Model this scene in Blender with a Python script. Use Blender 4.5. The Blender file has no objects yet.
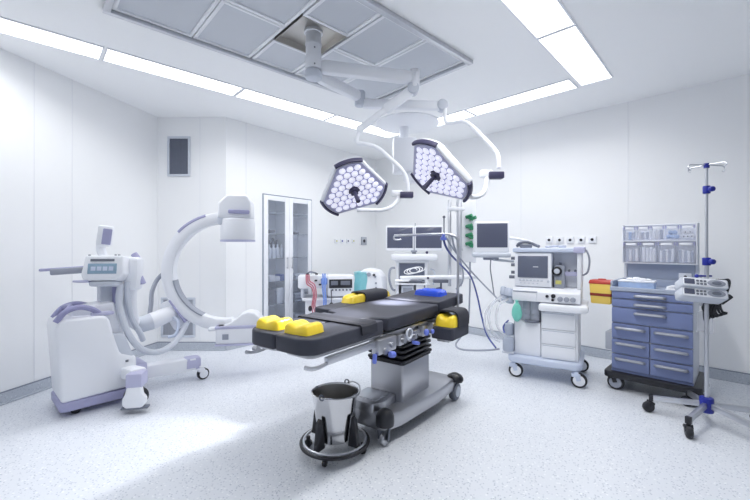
import bpy, bmesh, math, random
from mathutils import Vector, Matrix, Euler
random.seed(7)
C = bpy.context.scene.collection
SC = bpy.context.scene
PI = math.pi
V = Vector
R = math.radians
F = 375.0      # focal length in pixels of a 750 px wide frame (18 mm lens)
EYE = 1.35     # eye height
HOR = 247.0    # horizon row

def P(px, py, d):
    "point seen at (px, py) standing d metres into the room"
    return V(((px - 375) * d / F, d, EYE - (py - HOR) * d / F))

def G(px, py, z=0.0):
    "point seen at (px, py) at height z"
    return P(px, py, F * (EYE - z) / (py - HOR))

# ------------------------------------------------------------------ materials
def lin(c):
    return tuple(((v / 255.0) / 12.92 if v / 255.0 <= .04045 else ((v / 255.0 + .055) / 1.055) ** 2.4) for v in c)

def mat(name, rgb, rough=.45, metal=0.0, emit=0.0, spec=.5, alpha=1.0, trans=0.0, noise=0.0, nscale=60, bump=0.0, ecol=None, aniso=0.0):
    m = bpy.data.materials.new(name); m.use_nodes = True
    nt = m.node_tree; b = nt.nodes['Principled BSDF']
    col = (*lin(rgb), 1)
    b.inputs['Base Color'].default_value = col
    b.inputs['Roughness'].default_value = rough
    b.inputs['Metallic'].default_value = metal
    b.inputs['Specular IOR Level'].default_value = spec
    b.inputs['Alpha'].default_value = alpha
    b.inputs['Transmission Weight'].default_value = trans
    if emit:
        b.inputs['Emission Color'].default_value = (*lin(ecol or rgb), 1)
        b.inputs['Emission Strength'].default_value = emit
    if noise or bump:
        tc = nt.nodes.new('ShaderNodeTexCoord')
        n = nt.nodes.new('ShaderNodeTexNoise'); n.inputs['Scale'].default_value = nscale; n.inputs['Detail'].default_value = 4
        nt.links.new(tc.outputs['Object'], n.inputs['Vector'])
        if noise:
            mx = nt.nodes.new('ShaderNodeMix'); mx.data_type = 'RGBA'
            mx.inputs['A'].default_value = tuple(v * (1 - noise) for v in col[:3]) + (1,)
            mx.inputs['B'].default_value = tuple(min(1, v * (1 + noise)) for v in col[:3]) + (1,)
            nt.links.new(n.outputs['Fac'], mx.inputs['Factor'])
            nt.links.new(mx.outputs['Result'], b.inputs['Base Color'])
        if bump:
            bp = nt.nodes.new('ShaderNodeBump'); bp.inputs['Strength'].default_value = bump; bp.inputs['Distance'].default_value = .01
            nt.links.new(n.outputs['Fac'], bp.inputs['Height'])
            nt.links.new(bp.outputs['Normal'], b.inputs['Normal'])
    return m

def speckle(name, base, dark, light, rough):
    "speckled sheet vinyl"
    m = bpy.data.materials.new(name); m.use_nodes = True
    nt = m.node_tree; b = nt.nodes['Principled BSDF']
    tc = nt.nodes.new('ShaderNodeTexCoord')
    def cells(scale, lo, hi):
        v = nt.nodes.new('ShaderNodeTexVoronoi'); v.inputs['Scale'].default_value = scale
        nt.links.new(tc.outputs['Object'], v.inputs['Vector'])
        r = nt.nodes.new('ShaderNodeValToRGB')
        r.color_ramp.elements[0].position = lo; r.color_ramp.elements[0].color = (1, 1, 1, 1)
        r.color_ramp.elements[1].position = hi; r.color_ramp.elements[1].color = (0, 0, 0, 1)
        nt.links.new(v.outputs['Distance'], r.inputs['Fac'])
        return v, r
    def mix(fac, a, bb):
        mx = nt.nodes.new('ShaderNodeMix'); mx.data_type = 'RGBA'
        nt.links.new(fac, mx.inputs['Factor'])
        for k, val in (('A', a), ('B', bb)):
            if isinstance(val, tuple): mx.inputs[k].default_value = val
            else: nt.links.new(val, mx.inputs[k])
        return mx.outputs['Result']
    v1, r1 = cells(55, .18, .30)
    v2, r2 = cells(34, .14, .24)
    c = mix(r1.outputs['Color'], (*lin(base), 1), (*lin(dark), 1))
    c = mix(r2.outputs['Color'], c, (*lin(light), 1))
    nt.links.new(c, b.inputs['Base Color'])
    b.inputs['Roughness'].default_value = rough
    b.inputs['Specular IOR Level'].default_value = .4
    return m

def brushed(name, rgb, rough=.28):
    m = mat(name, rgb, rough, 1.0)
    nt = m.node_tree; b = nt.nodes['Principled BSDF']
    tc = nt.nodes.new('ShaderNodeTexCoord'); mp = nt.nodes.new('ShaderNodeMapping')
    mp.inputs['Scale'].default_value = (60, 60, 400)
    n = nt.nodes.new('ShaderNodeTexNoise'); n.inputs['Scale'].default_value = 3
    mr = nt.nodes.new('ShaderNodeMapRange'); mr.inputs['To Min'].default_value = rough - .04; mr.inputs['To Max'].default_value = rough + .06
    nt.links.new(tc.outputs['Object'], mp.inputs['Vector']); nt.links.new(mp.outputs['Vector'], n.inputs['Vector'])
    nt.links.new(n.outputs['Fac'], mr.inputs['Value']); nt.links.new(mr.outputs['Result'], b.inputs['Roughness'])
    return m

M = dict(
    wall=mat('wall_paint', (244, 245, 246), .42, noise=.012, nscale=3),
    ceil=mat('ceiling_paint', (251, 252, 253), .55, noise=.01, nscale=4),
    floor=speckle('speckled_vinyl', (220, 224, 231), (180, 187, 199), (238, 241, 245), .36),
    cove=speckle('speckled_cove_vinyl', (188, 194, 203), (164, 171, 185), (206, 211, 219), .4),
    seam=mat('seam_grey', (226, 228, 233), .5),
    capline=mat('cove_cap', (136, 142, 156), .5),
    white=mat('white_plastic', (240, 242, 247), .35, noise=.01, nscale=8),
    offwhite=mat('warm_white_plastic', (232, 234, 238), .4, noise=.01, nscale=8),
    palegrey=mat('pale_grey_plastic', (206, 211, 221), .42, noise=.015, nscale=12),
    grey=mat('grey_plastic', (158, 163, 176), .45, noise=.02, nscale=14),
    midgrey=mat('mid_grey_plastic', (112, 117, 130), .45, noise=.02, nscale=14),
    dark=mat('black_plastic', (34, 35, 42), .4, noise=.04, nscale=20),
    darkrub=mat('black_rubber', (38, 39, 45), .55, noise=.05, nscale=30),
    lav=mat('lavender_plastic', (190, 190, 218), .4, noise=.015, nscale=10),
    lavgrey=mat('lavender_grey_plastic', (148, 148, 184), .42, noise=.02, nscale=10),
    lavdark=mat('deep_lavender_plastic', (168, 168, 202), .42, noise=.02, nscale=10),
    indigo=mat('indigo_rubber', (66, 64, 92), .45, noise=.03, nscale=20),
    paleblue=mat('pale_blue_plastic', (204, 213, 232), .4, noise=.015, nscale=10),
    pad=mat('charcoal_upholstery', (56, 58, 70), .52, noise=.04, nscale=40, bump=.05),
    drape=mat('charcoal_cloth', (50, 51, 60), .7, noise=.06, nscale=60, bump=.12),
    steel=brushed('brushed_steel', (190, 191, 196), .38),
    steelmirror=mat('polished_steel', (210, 210, 212), .14, 1.0),
    steelin=mat('bucket_inside_steel', (176, 174, 172), .34, 1.0, noise=.04, nscale=30),
    alu=mat('satin_aluminium', (206, 208, 214), .36, 1.0, noise=.02, nscale=30),
    handle=mat('handle_grey_metal', (168, 171, 180), .42, .6),
    duct=brushed('duct_steel', (206, 203, 198), .35),
    gel=mat('yellow_gel', (250, 218, 62), .28, noise=.05, nscale=18),
    bluegel=mat('blue_gel', (46, 88, 226), .25, noise=.05, nscale=18),
    lever=mat('blue_lever', (112, 130, 222), .35),
    knobblue=mat('royal_blue_plastic', (36, 48, 150), .35),
    cartblue=mat('steel_blue_lacquer', (121, 134, 177), .36, noise=.015, nscale=9),
    carttray=mat('grey_blue_plastic', (172, 181, 200), .4, noise=.02, nscale=9),
    yellow=mat('bin_yellow', (248, 214, 104), .4, noise=.02, nscale=12),
    red=mat('bin_red', (198, 74, 62), .4, noise=.02, nscale=12),
    darkred=mat('band_red', (140, 50, 40), .5),
    redhose=mat('red_hose', (196, 122, 136), .45, noise=.1, nscale=40),
    bluehose=mat('blue_hose', (128, 158, 226), .45),
    navy=mat('navy_hose', (76, 88, 158), .4),
    teal=mat('teal_cloth', (140, 206, 214), .6, noise=.05, nscale=20),
    mint=mat('mint_silicone', (126, 214, 196), .3, noise=.05, nscale=14),
    green=mat('gas_green', (52, 140, 100), .4),
    screen=mat('screen_glass', (104, 110, 128), .12, noise=.05, nscale=5),
    screendark=mat('screen_dark', (92, 96, 116), .1, noise=.05, nscale=5),
    lcd=mat('lcd_panel', (150, 176, 196), .2, noise=.08, nscale=20),
    filt=mat('filter_mesh', (206, 210, 217), .6, noise=.03, nscale=220),
    filtframe=mat('filter_frame', (240, 242, 246), .4),
    vent=mat('vent_mesh', (118, 124, 140), .5, noise=.06, nscale=90),
    grille=mat('grille_grey', (176, 180, 190), .5, noise=.05, nscale=60),
    lamp=mat('lamp_diffuser', (255, 255, 255), .4, emit=3.0, ecol=(250, 251, 255)),
    led=mat('led_lens', (226, 226, 240), .15, emit=.50, ecol=(240, 240, 255)),
    ledface=mat('led_backing', (186, 186, 216), .35),
    clear=mat('clear_plastic', (226, 231, 246), .12, alpha=.16),
    hoseclear=mat('clear_hose', (238, 240, 246), .2, alpha=.4),
    glass=mat('cabinet_glass', (215, 222, 234), .05, alpha=.12),
    cabin=mat('cabinet_interior', (222, 228, 238), .5, noise=.03, nscale=6),
    shelfglass=mat('shelf_glass', (170, 182, 200), .1, alpha=.4),
    shelf=mat('shelf_grey', (132, 142, 162), .3),
    bottle=mat('smoky_bottle', (94, 100, 122), .25, noise=.1, nscale=14),
    cloudy=mat('cloudy_jar', (186, 194, 210), .25, noise=.1, nscale=14),
    navybox=mat('blue_box', (74, 96, 164), .5),
    darkpack=mat('dark_pack', (84, 88, 104), .6, noise=.2, nscale=30),
    paper=mat('paper_white', (236, 238, 244), .6, noise=.05, nscale=40),
    bluepaper=mat('blue_wrap', (176, 198, 232), .5, noise=.15, nscale=30),
    greypaper=mat('grey_pouch', (186, 192, 208), .5, noise=.1, nscale=30),
    label=mat('label_yellow_green', (210, 206, 120), .5),
)

# ------------------------------------------------------------------ geometry
class MB:
    def __init__(s): s.bm = bmesh.new()
    def _merge(s, t, M4=None):
        if M4 is not None: bmesh.ops.transform(t, matrix=M4, verts=t.verts)
        me = bpy.data.meshes.new('tmp'); t.to_mesh(me); t.free()
        s.bm.from_mesh(me); bpy.data.meshes.remove(me)
        return s
    def box(s, c, size, rot=None, bev=0.0, seg=2):
        t = bmesh.new(); bmesh.ops.create_cube(t, size=1)
        bmesh.ops.scale(t, vec=size, verts=t.verts)
        if bev: bmesh.ops.bevel(t, geom=t.edges[:], offset=min(bev, min(size) * .49), segments=seg, affect='EDGES', profile=.5)
        m = Matrix.Translation(c)
        if rot is not None: m = m @ (rot.to_4x4() if isinstance(rot, Matrix) else Euler(rot).to_matrix().to_4x4())
        return s._merge(t, m)
    def span(s, x0, x1, y0, y1, z0, z1, bev=0.0, seg=2):
        return s.box(((x0 + x1) / 2, (y0 + y1) / 2, (z0 + z1) / 2), (abs(x1 - x0), abs(y1 - y0), abs(z1 - z0)), None, bev, seg)
    def beam(s, p0, p1, w, h, bev=0.0, up=(0, 0, 1)):
        p0, p1 = V(p0), V(p1); d = p1 - p0; L = d.length; x = d.normalized()
        u = V(up); y = u.cross(x)
        if y.length < 1e-4: y = V((0, 1, 0)).cross(x)
        y.normalize(); z = x.cross(y)
        m = Matrix((x, y, z)).transposed()
        return s.box((p0 + p1) / 2, (L, w, h), m, bev)
    def cyl(s, p0, p1, r0, r1=None, seg=20, bev=0.0):
        p0, p1 = V(p0), V(p1); r1 = r0 if r1 is None else r1
        L = (p1 - p0).length
        t = bmesh.new(); bmesh.ops.create_cone(t, cap_ends=True, segments=seg, radius1=r0, radius2=r1, depth=L)
        if bev:
            es = [e for e in t.edges if len(e.link_faces) == 2 and any(len(f.verts) > 4 for f in e.link_faces)]
            bmesh.ops.bevel(t, geom=es, offset=bev, segments=2, affect='EDGES', profile=.5)
        q = (p1 - p0).to_track_quat('Z', 'Y').to_matrix().to_4x4()
        return s._merge(t, Matrix.Translation((p0 + p1) / 2) @ q)
    def sph(s, c, r, sc=(1, 1, 1), rot=None, seg=16):
        t = bmesh.new(); bmesh.ops.create_uvsphere(t, u_segments=seg, v_segments=max(6, seg // 2), radius=r)
        bmesh.ops.scale(t, vec=sc, verts=t.verts)
        m = Matrix.Translation(c)
        if rot is not None: m = m @ (rot.to_4x4() if isinstance(rot, Matrix) else Euler(rot).to_matrix().to_4x4())
        return s._merge(t, m)
    def tube(s, pts, r, seg=10, n=6, closed=False, rr=None):
        pts = [V(p) for p in pts]
        if n > 1 and len(pts) > 2:
            out = []; N = len(pts)
            rng = range(N if closed else N - 1)
            for i in rng:
                if closed: a, b, c, d = pts[i - 1], pts[i], pts[(i + 1) % N], pts[(i + 2) % N]
                else: a, b, c, d = pts[max(0, i - 1)], pts[i], pts[i + 1], pts[min(N - 1, i + 2)]
                for k in range(n):
                    t = k / n
                    out.append(.5 * (2 * b + (c - a) * t + (2 * a - 5 * b + 4 * c - d) * t * t + (3 * b - a - 3 * c + d) * t ** 3))
            if not closed: out.append(pts[-1])
            pts = out
        t = bmesh.new(); N = len(pts); rings = []
        tan = []
        for i in range(N):
            if closed: d = pts[(i + 1) % N] - pts[i - 1]
            else: d = pts[min(N - 1, i + 1)] - pts[max(0, i - 1)]
            tan.append(d.normalized() if d.length > 1e-9 else V((0, 0, 1)))
        nrm = tan[0].orthogonal().normalized()
        for i in range(N):
            if i:
                q = tan[i - 1].rotation_difference(tan[i]); nrm = (q @ nrm)
                nrm = (nrm - tan[i] * nrm.dot(tan[i])).normalized()
            bn = tan[i].cross(nrm)
            ri = r if rr is None else rr[0] + (rr[1] - rr[0]) * i / (N - 1)
            rings.append([t.verts.new(pts[i] + nrm * (ri * math.cos(2 * PI * k / seg)) + bn * (ri * math.sin(2 * PI * k / seg))) for k in range(seg)])
        for i in range(N if closed else N - 1):
            A, B = rings[i], rings[(i + 1) % N]
            for k in range(seg): t.faces.new((A[k], A[(k + 1) % seg], B[(k + 1) % seg], B[k]))
        if not closed:
            t.faces.new(rings[0][::-1]); t.faces.new(rings[-1])
        bmesh.ops.recalc_face_normals(t, faces=t.faces)
        return s._merge(t)
    def prism(s, poly, depth, m=None, bev=0.0, seg=2):
        "poly in x,y extruded along +z, then placed by the matrix m"
        t = bmesh.new(); vs = [t.verts.new((p[0], p[1], 0)) for p in poly]
        f = t.faces.new(vs)
        e = bmesh.ops.extrude_face_region(t, geom=[f])
        bmesh.ops.translate(t, vec=(0, 0, depth), verts=[g for g in e['geom'] if isinstance(g, bmesh.types.BMVert)])
        bmesh.ops.recalc_face_normals(t, faces=t.faces)
        if bev:
            es = [x for x in t.edges if len(x.link_faces) == 2 and x.calc_face_angle(0) > .5]
            bmesh.ops.bevel(t, geom=es, offset=bev, segments=seg, affect='EDGES', profile=.5)
        return s._merge(t, m)
    def lathe(s, prof, m=None, seg=28):
        t = bmesh.new(); rings = []
        for (r, z) in prof:
            if r < 1e-6: rings.append([t.verts.new((0, 0, z))])
            else: rings.append([t.verts.new((r * math.cos(2 * PI * k / seg), r * math.sin(2 * PI * k / seg), z)) for k in range(seg)])
        for A, B in zip(rings, rings[1:]):
            for k in range(seg):
                a0, a1 = A[k % len(A)], A[(k + 1) % len(A)]; b0, b1 = B[k % len(B)], B[(k + 1) % len(B)]
                vs = []
                for v in (a0, a1, b1, b0):
                    if v not in vs: vs.append(v)
                if len(vs) > 2: t.faces.new(vs)
        bmesh.ops.recalc_face_normals(t, faces=t.faces)
        return s._merge(t, m)
    def grid(s, fn, nu, nv, thick=0.0):
        "sheet from a function of u, v in 0..1"
        t = bmesh.new()
        g = [[t.verts.new(fn(i / nu, j / nv)) for j in range(nv + 1)] for i in range(nu + 1)]
        for i in range(nu):
            for j in range(nv): t.faces.new((g[i][j], g[i + 1][j], g[i + 1][j + 1], g[i][j + 1]))
        bmesh.ops.recalc_face_normals(t, faces=t.faces)
        if thick: bmesh.ops.solidify(t, geom=t.faces[:], thickness=thick)
        return s._merge(t)
    def build(s, name, m, parent=None, world=False, label=None, sharp=35):
        if world and parent is not None:
            bmesh.ops.transform(s.bm, matrix=WM[root_of(parent)].inverted(), verts=s.bm.verts)
        me = bpy.data.meshes.new(name); s.bm.to_mesh(me); s.bm.free()
        me.shade_smooth(); me.set_sharp_from_angle(angle=R(sharp))
        me.materials.append(M[m] if isinstance(m, str) else m)
        o = bpy.data.objects.new(name, me); C.objects.link(o)
        if parent is not None: o.parent = parent
        if label: o['label'] = label
        return o

WM = {}
def root_of(o):
    while o.parent is not None: o = o.parent
    return o

def tag(o, label, cat, group=None, kind=None):
    o['label'] = label; o['category'] = cat
    if group: o['group'] = group
    if kind: o['kind'] = kind
    return o

def thing(name, label, cat, loc=(0, 0, 0), rotz=0.0, group=None):
    o = bpy.data.objects.new(name, None); C.objects.link(o)
    o.empty_display_size = .1
    o.location = loc; o.rotation_euler = (0, 0, rotz)
    WM[o] = Matrix.Translation(loc) @ Matrix.Rotation(rotz, 4, 'Z')
    return tag(o, label, cat, group)

def solo(name, mb, m, label, cat, loc=(0, 0, 0), rotz=0.0, group=None, rot=None):
    "a thing that is one mesh"
    o = mb.build(name, m); o.location = loc; o.rotation_euler = rot if rot else (0, 0, rotz)
    WM[o] = Matrix.Translation(loc) @ Euler(o.rotation_euler).to_matrix().to_4x4()
    return tag(o, label, cat, group)

def struct(name, mb, m, parent=None):
    o = mb.build(name, m, parent); o['kind'] = 'structure'; return o

def dup(o, loc=None, rotz=None, label=None, group=None, parent=None):
    c = o.copy(); C.objects.link(c)
    if parent is not None: c.parent = parent
    if loc is not None: c.location = loc
    if rotz is not None: c.rotation_euler = (0, 0, rotz)
    if label: c['label'] = label
    if group: c['group'] = group
    for ch in list(o.children): dup(ch, parent=c)
    return c

def frame_m(o, x, y, z):
    "matrix from an origin and three axes"
    m = Matrix((x, y, z)).transposed().to_4x4(); m.translation = o; return m
XZ = Matrix(((1, 0, 0, 0), (0, 0, -1, 0), (0, 1, 0, 0), (0, 0, 0, 1)))   # prism drawn in x,z extruded towards -y
YZ = Matrix(((0, 0, 1, 0), (1, 0, 0, 0), (0, 1, 0, 0), (0, 0, 0, 1)))    # prism drawn in y,z extruded along +x

def rrect(x0, x1, y0, y1, r, n=5, corners=(1, 1, 1, 1)):
    "rounded rectangle outline; corners: x1y1, x0y1, x0y0, x1y0"
    out = []
    for (cx, cy, a0, on) in ((x1, y1, 0, corners[0]), (x0, y1, 90, corners[1]), (x0, y0, 180, corners[2]), (x1, y0, 270, corners[3])):
        if not on: out.append((cx, cy)); continue
        sx = 1 if cx == x1 else -1; sy = 1 if cy == y1 else -1
        for k in range(n + 1):
            a = R(a0 + 90 * k / n)
            out.append((cx - sx * r + r * math.cos(a), cy - sy * r + r * math.sin(a)))
    return out

def caster(parent, x, y, r=.06, w=.035, ang=0.0, wheel='white', stem=.03, hub='white', body='dark'):
    "a swivel caster standing on the floor under a root: bracket with a tyre and a disc in it"
    ca, sa = math.cos(ang), math.sin(ang)
    ax = V((-sa, ca, 0)); c = V((x, y, r))
    b = MB()
    b.cyl((x, y, r * 1.75), (x, y, 2 * r + stem), r * .28, seg=12)
    off = V((ca, sa, 0)) * (r * .35)
    for sgn in (-1, 1):
        b.beam(c + off + ax * (sgn * w * .68), c + V((0, 0, r * 1.15)) + ax * (sgn * w * .68), r * .55, w * .16, .002, up=ax)
    b.box((x, y, r * 1.6 + r * .1), (r * 1.1, w * 1.55, r * .5), (0, 0, ang), r * .12)
    o = b.build('caster', body, parent)
    cw = c + off
    t = MB().cyl(cw - ax * (w / 2), cw + ax * (w / 2), r, seg=28, bev=r * .14)
    t.build('tyre', 'darkrub' if wheel != 'dark' else 'dark', o)
    d = MB().cyl(cw - ax * (w / 2 + .004), cw + ax * (w / 2 + .004), r * .74, seg=24, bev=r * .06)
    d.build('hub_disc', hub, o)
    return o
# ------------------------------------------------------------------ the room
CZ = 3.05
WP = [V((-4.10, -1.2)), V((-2.85, 4.92)), V((-1.95, 4.90)), V((.02, 7.33)), V((7.10, .25)), V((3.2, -4.2))]
fl = MB(); fl.bm.faces.new([fl.bm.verts.new((p.x, p.y, 0)) for p in WP])
struct('floor', fl, 'floor')
# ceiling with the rectangular opening for the air diffuser
DA, DB = V((-1.913, 2.667)), V((.0, 0))
dU = V((.7363, .6767)); dW = V((.6767, -.7363)); dL, dWd = 2.55, 1.33
dc = [DA, DA + dU * dL, DA + dU * dL + dW * dWd, DA + dW * dWd]
ce = MB(); bm = ce.bm
ov = [bm.verts.new((p.x, p.y, CZ)) for p in WP]
iv = [bm.verts.new((p.x, p.y, CZ)) for p in dc]
es = [bm.edges.new((l[i], l[(i + 1) % len(l)])) for l in (ov, iv) for i in range(len(l))]
bmesh.ops.triangle_fill(bm, use_beauty=True, use_dissolve=False, edges=es)
hole = [f for f in bm.faces if all(v in iv for v in f.verts)]
if hole: bmesh.ops.delete(bm, geom=hole, context='FACES')
struct('ceiling', ce, 'ceil')

def wall_quad(name, a, b, z0=0, z1=CZ, hole=None):
    m = MB(); d = b - a
    def pt(s, z): q = a + d * s; return m.bm.verts.new((q.x, q.y, z))
    def q(s0, s1, za, zb): m.bm.faces.new((pt(s0, za), pt(s1, za), pt(s1, zb), pt(s0, zb)))
    if hole:
        s0, s1, h0, h1 = hole
        q(0, s0, z0, z1); q(s1, 1, z0, z1); q(s0, s1, h1, z1)
        if h0 > z0: q(s0, s1, z0, h0)
    else: q(0, 1, z0, z1)
    return struct(name, m, 'wall')
wall_quad('wall_left', WP[0], WP[1])
wall_quad('wall_corner', WP[1], WP[2])
CS0, CS1 = .181, .467      # cabinet opening along the back wall
wall_quad('wall_back', WP[2], WP[3], hole=(CS0, CS1, 0, 2.10))
wall_quad('wall_right', WP[3], WP[4])
wall_quad('wall_front', WP[4], WP[5])
wall_quad('wall_side', WP[5], WP[0])

def inward(a, b):
    d = (b - a).normalized(); n = V((d.y, -d.x))
    c = V((0, 2.5))
    return n if (c - a).dot(n) > 0 else -n
def skirting(name, segs):
    m = MB(); k = MB()
    for a, b in segs:
        n = inward(a, b)
        d = (b - a).normalized()
        p0 = V((*(a + n * .006), .05)); p1 = V((*(b + n * .006), .05))
        m.beam(p0, p1, .012, .1)
        k.beam(p0 + V((0, 0, .054)), p1 + V((0, 0, .054)), .014, .009)
        # curved foot where the vinyl runs up the wall
        m.beam(V((*(a + n * .014), .008)), V((*(b + n * .014), .008)), .03, .016, .006)
    o = struct(name, m, 'cove'); c = k.build('cap_line', 'capline', o)
bk = WP[3] - WP[2]
skirting('baseboard_left', [(WP[0], WP[1])])
skirting('baseboard_corner', [(WP[1], WP[2])])
skirting('baseboard_back', [(WP[2], WP[2] + bk * CS0), (WP[2] + bk * CS1, WP[3])])
skirting('baseboard_right', [(WP[3], WP[4])])

def on_wall(a, b, px):
    "ground point of the wall seen in column px"
    t = (px - 375) / F; d = b - a
    s = (t * a.y - a.x) / (d.x - t * d.y)
    return a + d * s
# panel joints of the wall cladding
n_ = 1
for (i, j, pxs) in ((0, 1, (34, 72)), (1, 2, (200,)), (2, 3, (246,)), (3, 4, (521, 628))):
    a, b = WP[i], WP[j]; nn = inward(a, b); d = (b - a).normalized()
    for px in pxs:
        q = on_wall(a, b, px) + nn * .001
        m = MB().beam(V((*q, .11)), V((*q, CZ)), .004, .003, up=(d.x, d.y, 0))
        struct('trim_%d' % n_, m, 'seam'); n_ += 1
# corner beads and a shallow cornice line
for k in (1, 2, 3):
    q = WP[k]; nn = (V((0, 2.5)) - q).normalized() * .004
    m = MB().cyl((q.x + nn.x, q.y + nn.y, .1), (q.x + nn.x, q.y + nn.y, CZ), .009, seg=8)
    struct('trim_%d' % n_, m, 'wall'); n_ += 1

# ------------------------------------------------------------------ ceiling lights
PANEL_W = 13.8
def light_panel(a, b, w, label, power=1.0):
    a, b = V(a), V(b); c = (a + b) / 2; d = b - a
    ang = math.atan2(d.y, d.x); L = d.length
    t = thing('ceiling_light', label, 'ceiling light', (c.x, c.y, CZ), ang, 'white light panels set in the ceiling')
    f = MB(); e = .014
    for (x0, x1, y0, y1) in ((-L / 2 + .003, L / 2 - .003, -w / 2, -w / 2 + e), (-L / 2 + .003, L / 2 - .003, w / 2 - e, w / 2), (-L / 2 + .003, -L / 2 + e, -w / 2 + e, w / 2 - e), (L / 2 - e, L / 2 - .003, -w / 2 + e, w / 2 - e)):
        f.span(x0, x1, y0, y1, -.010, 0)
    f.build('frame', 'filtframe', t)
    MB().span(-L / 2 + e, L / 2 - e, -w / 2 + e, w / 2 - e, -.006, -.001).build('diffuser', 'lamp', t)
    l = bpy.data.lights.new('panel_light', 'AREA'); l.shape = 'RECTANGLE'; l.size = L - .04; l.size_y = w - .04
    l.energy = PANEL_W * power; l.spread = R(150); l.color = (1, .996, .98)
    lo = bpy.data.objects.new('panel_light', l); C.objects.link(lo); lo.location = (c.x, c.y, CZ - .016); lo.rotation_euler = (0, 0, ang)
    return t
u1 = V((.741, .671)); o1 = V((-.59, 4.92))
W_ = .29
rowA = ['ceiling light panel of the left row beyond the left edge of the photo',
        'ceiling light panel of the left row cut by the left edge of the photo',
        'second ceiling light panel from the left edge, above the high wall vent',
        'third ceiling light panel from the left edge, above the glass cabinet',
        'ceiling light panel at the far end of the left row behind the lamp arms']
for k in range(5):
    s0 = o1 + u1 * (1.21 * (k - 4))
    light_panel(s0, s0 + u1 * 1.2, W_, rowA[k], (.45, .48, .52, .60, .80)[k])
q0 = V((2.06, 3.88)); u2 = V((-.7071, .7071))
light_panel(q0, q0 + u2 * 1.2, W_, 'ceiling light panel of the far row, touching the wide right light', .58)
light_panel(q0 + u2 * 1.21, q0 + u2 * 2.41, W_, 'ceiling light panel of the far row partly behind the surgical lamp arm', .75)
q1 = V((2.271, 3.845)); u3 = V((-.69, -.724))
rowC = ['square-looking ceiling light panel at the far end of the right row', 'ceiling light panel of the right row cut by the top edge of the photo', 'ceiling light panel of the right row beyond the top edge of the photo', 'last ceiling light panel of the right row, above the camera']
for k in range(3):
    light_panel(q1 + u3 * (1.235 * k), q1 + u3 * (1.235 * k + 1.225), .30, rowC[k], (.60, 1.1, 1.45)[k])

# ------------------------------------------------------------------ air diffuser
ang = math.atan2(dU.y, dU.x)
dcen = (dc[0] + dc[2]) / 2
t = thing('ceiling_air_diffuser', 'large rectangular ceiling air diffuser of grey filter panels around the lamp mount', 'air diffuser', (dcen.x, dcen.y, CZ), ang)
hx, hy = dL / 2, dWd / 2
f = MB()
for (x0, x1, y0, y1) in ((-hx - .02, hx + .02, -hy - .02, -hy + .025), (-hx - .02, hx + .02, hy - .025, hy + .02), (-hx - .02, -hx + .025, -hy + .025, hy - .025), (hx - .025, hx + .02, -hy + .025, hy - .025)):
    f.span(x0, x1, y0, y1, -.035, .03, .003)
f.build('frame', 'alu', t)
MB().span(-hx, hx, -hy, hy, .055, .06).build('plenum', 'midgrey', t)
def filt(x0, x1, y0, y1):
    fr = MB(); w = .026
    for (a, b, c_, d_) in ((x0, x1, y0, y0 + w), (x0, x1, y1 - w, y1), (x0, x0 + w, y0 + w, y1 - w), (x1 - w, x1, y0 + w, y1 - w)):
        fr.span(a, b, c_, d_, -.012, .02, .002)
    o = fr.build('filter_frame', 'filtframe', t)
    MB().span(x0 + w, x1 - w, y0 + w, y1 - w, 0, .012).build('filter_mesh', 'filt', o)
e = .03
xs = [-hx + e, -hx + .566, -hx + 1.062, -hx + 1.488, -hx + 1.984, hx - e]
ym = 0.0
for (x0, x1) in ((xs[0], xs[1] - .004), (xs[1] + .004, xs[2] - .012), (xs[3] + .012, xs[4] - .004), (xs[4] + .004, xs[5])):
    filt(x0, x1, -hy + e, ym - .004); filt(x0, x1, ym + .004, hy - e)
yl = .215
filt(xs[2] + .004, xs[3] - .004, yl + .006, hy - e)
filt(xs[2] + .004, xs[3] - .004, -hy + e, -yl - .006)
sp = MB()
x0, x1 = xs[2] + .01, xs[3] - .01
sp.span(x0, x1, -yl, yl, .04, .045)
for (a, b, c_, d_) in ((x0, x1, -yl, -yl + .004), (x0, x1, yl - .004, yl), (x0, x0 + .004, -yl, yl), (x1 - .004, x1, -yl, yl)):
    sp.span(a, b, c_, d_, -.01, .04)
sp.build('mount_plate', 'duct', t)
MCEN = (WM[t] @ V(((x0 + x1) / 2 + .01, -.03, 0)))

# ------------------------------------------------------------------ wall vents and outlets
def wall_frame(a, b):
    d = (b - a).normalized(); return math.atan2(d.y, d.x)
def vent(cx, cy, cz, w, h, ang, label, slats, m):
    t = thing('wall_vent', label, 'vent', (cx, cy, cz), ang)
    f = MB(); e = .028
    for (x0, x1, z0, z1) in ((-w / 2, w / 2, -h / 2, -h / 2 + e), (-w / 2, w / 2, h / 2 - e, h / 2), (-w / 2, -w / 2 + e, -h / 2 + e, h / 2 - e), (w / 2 - e, w / 2, -h / 2 + e, h / 2 - e)):
        f.span(x0, x1, -.018, 0, z0, z1, .003)
    f.build('frame', 'palegrey', t)
    g = MB(); g.span(-w / 2 + e, w / 2 - e, -.003, 0, -h / 2 + e, h / 2 - e)
    n = slats
    for k in range(n):
        x = -w / 2 + e + (k + .5) * (w - 2 * e) / n
        g.box((x, -.007, 0), (.005, .012, h - 2 * e), (0, 0, .5))
    g.build('grille', m, t)
ca = wall_frame(WP[1], WP[2])
vent(-2.565, 4.912, 2.535, .30, .52, ca, 'grey slatted air vent high on the corner wall', 12, 'vent')
vent(-2.575, 4.912, .43, .45, .52, ca, 'pale return air grille low on the corner wall behind the c-arm', 20, 'grille')

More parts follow.
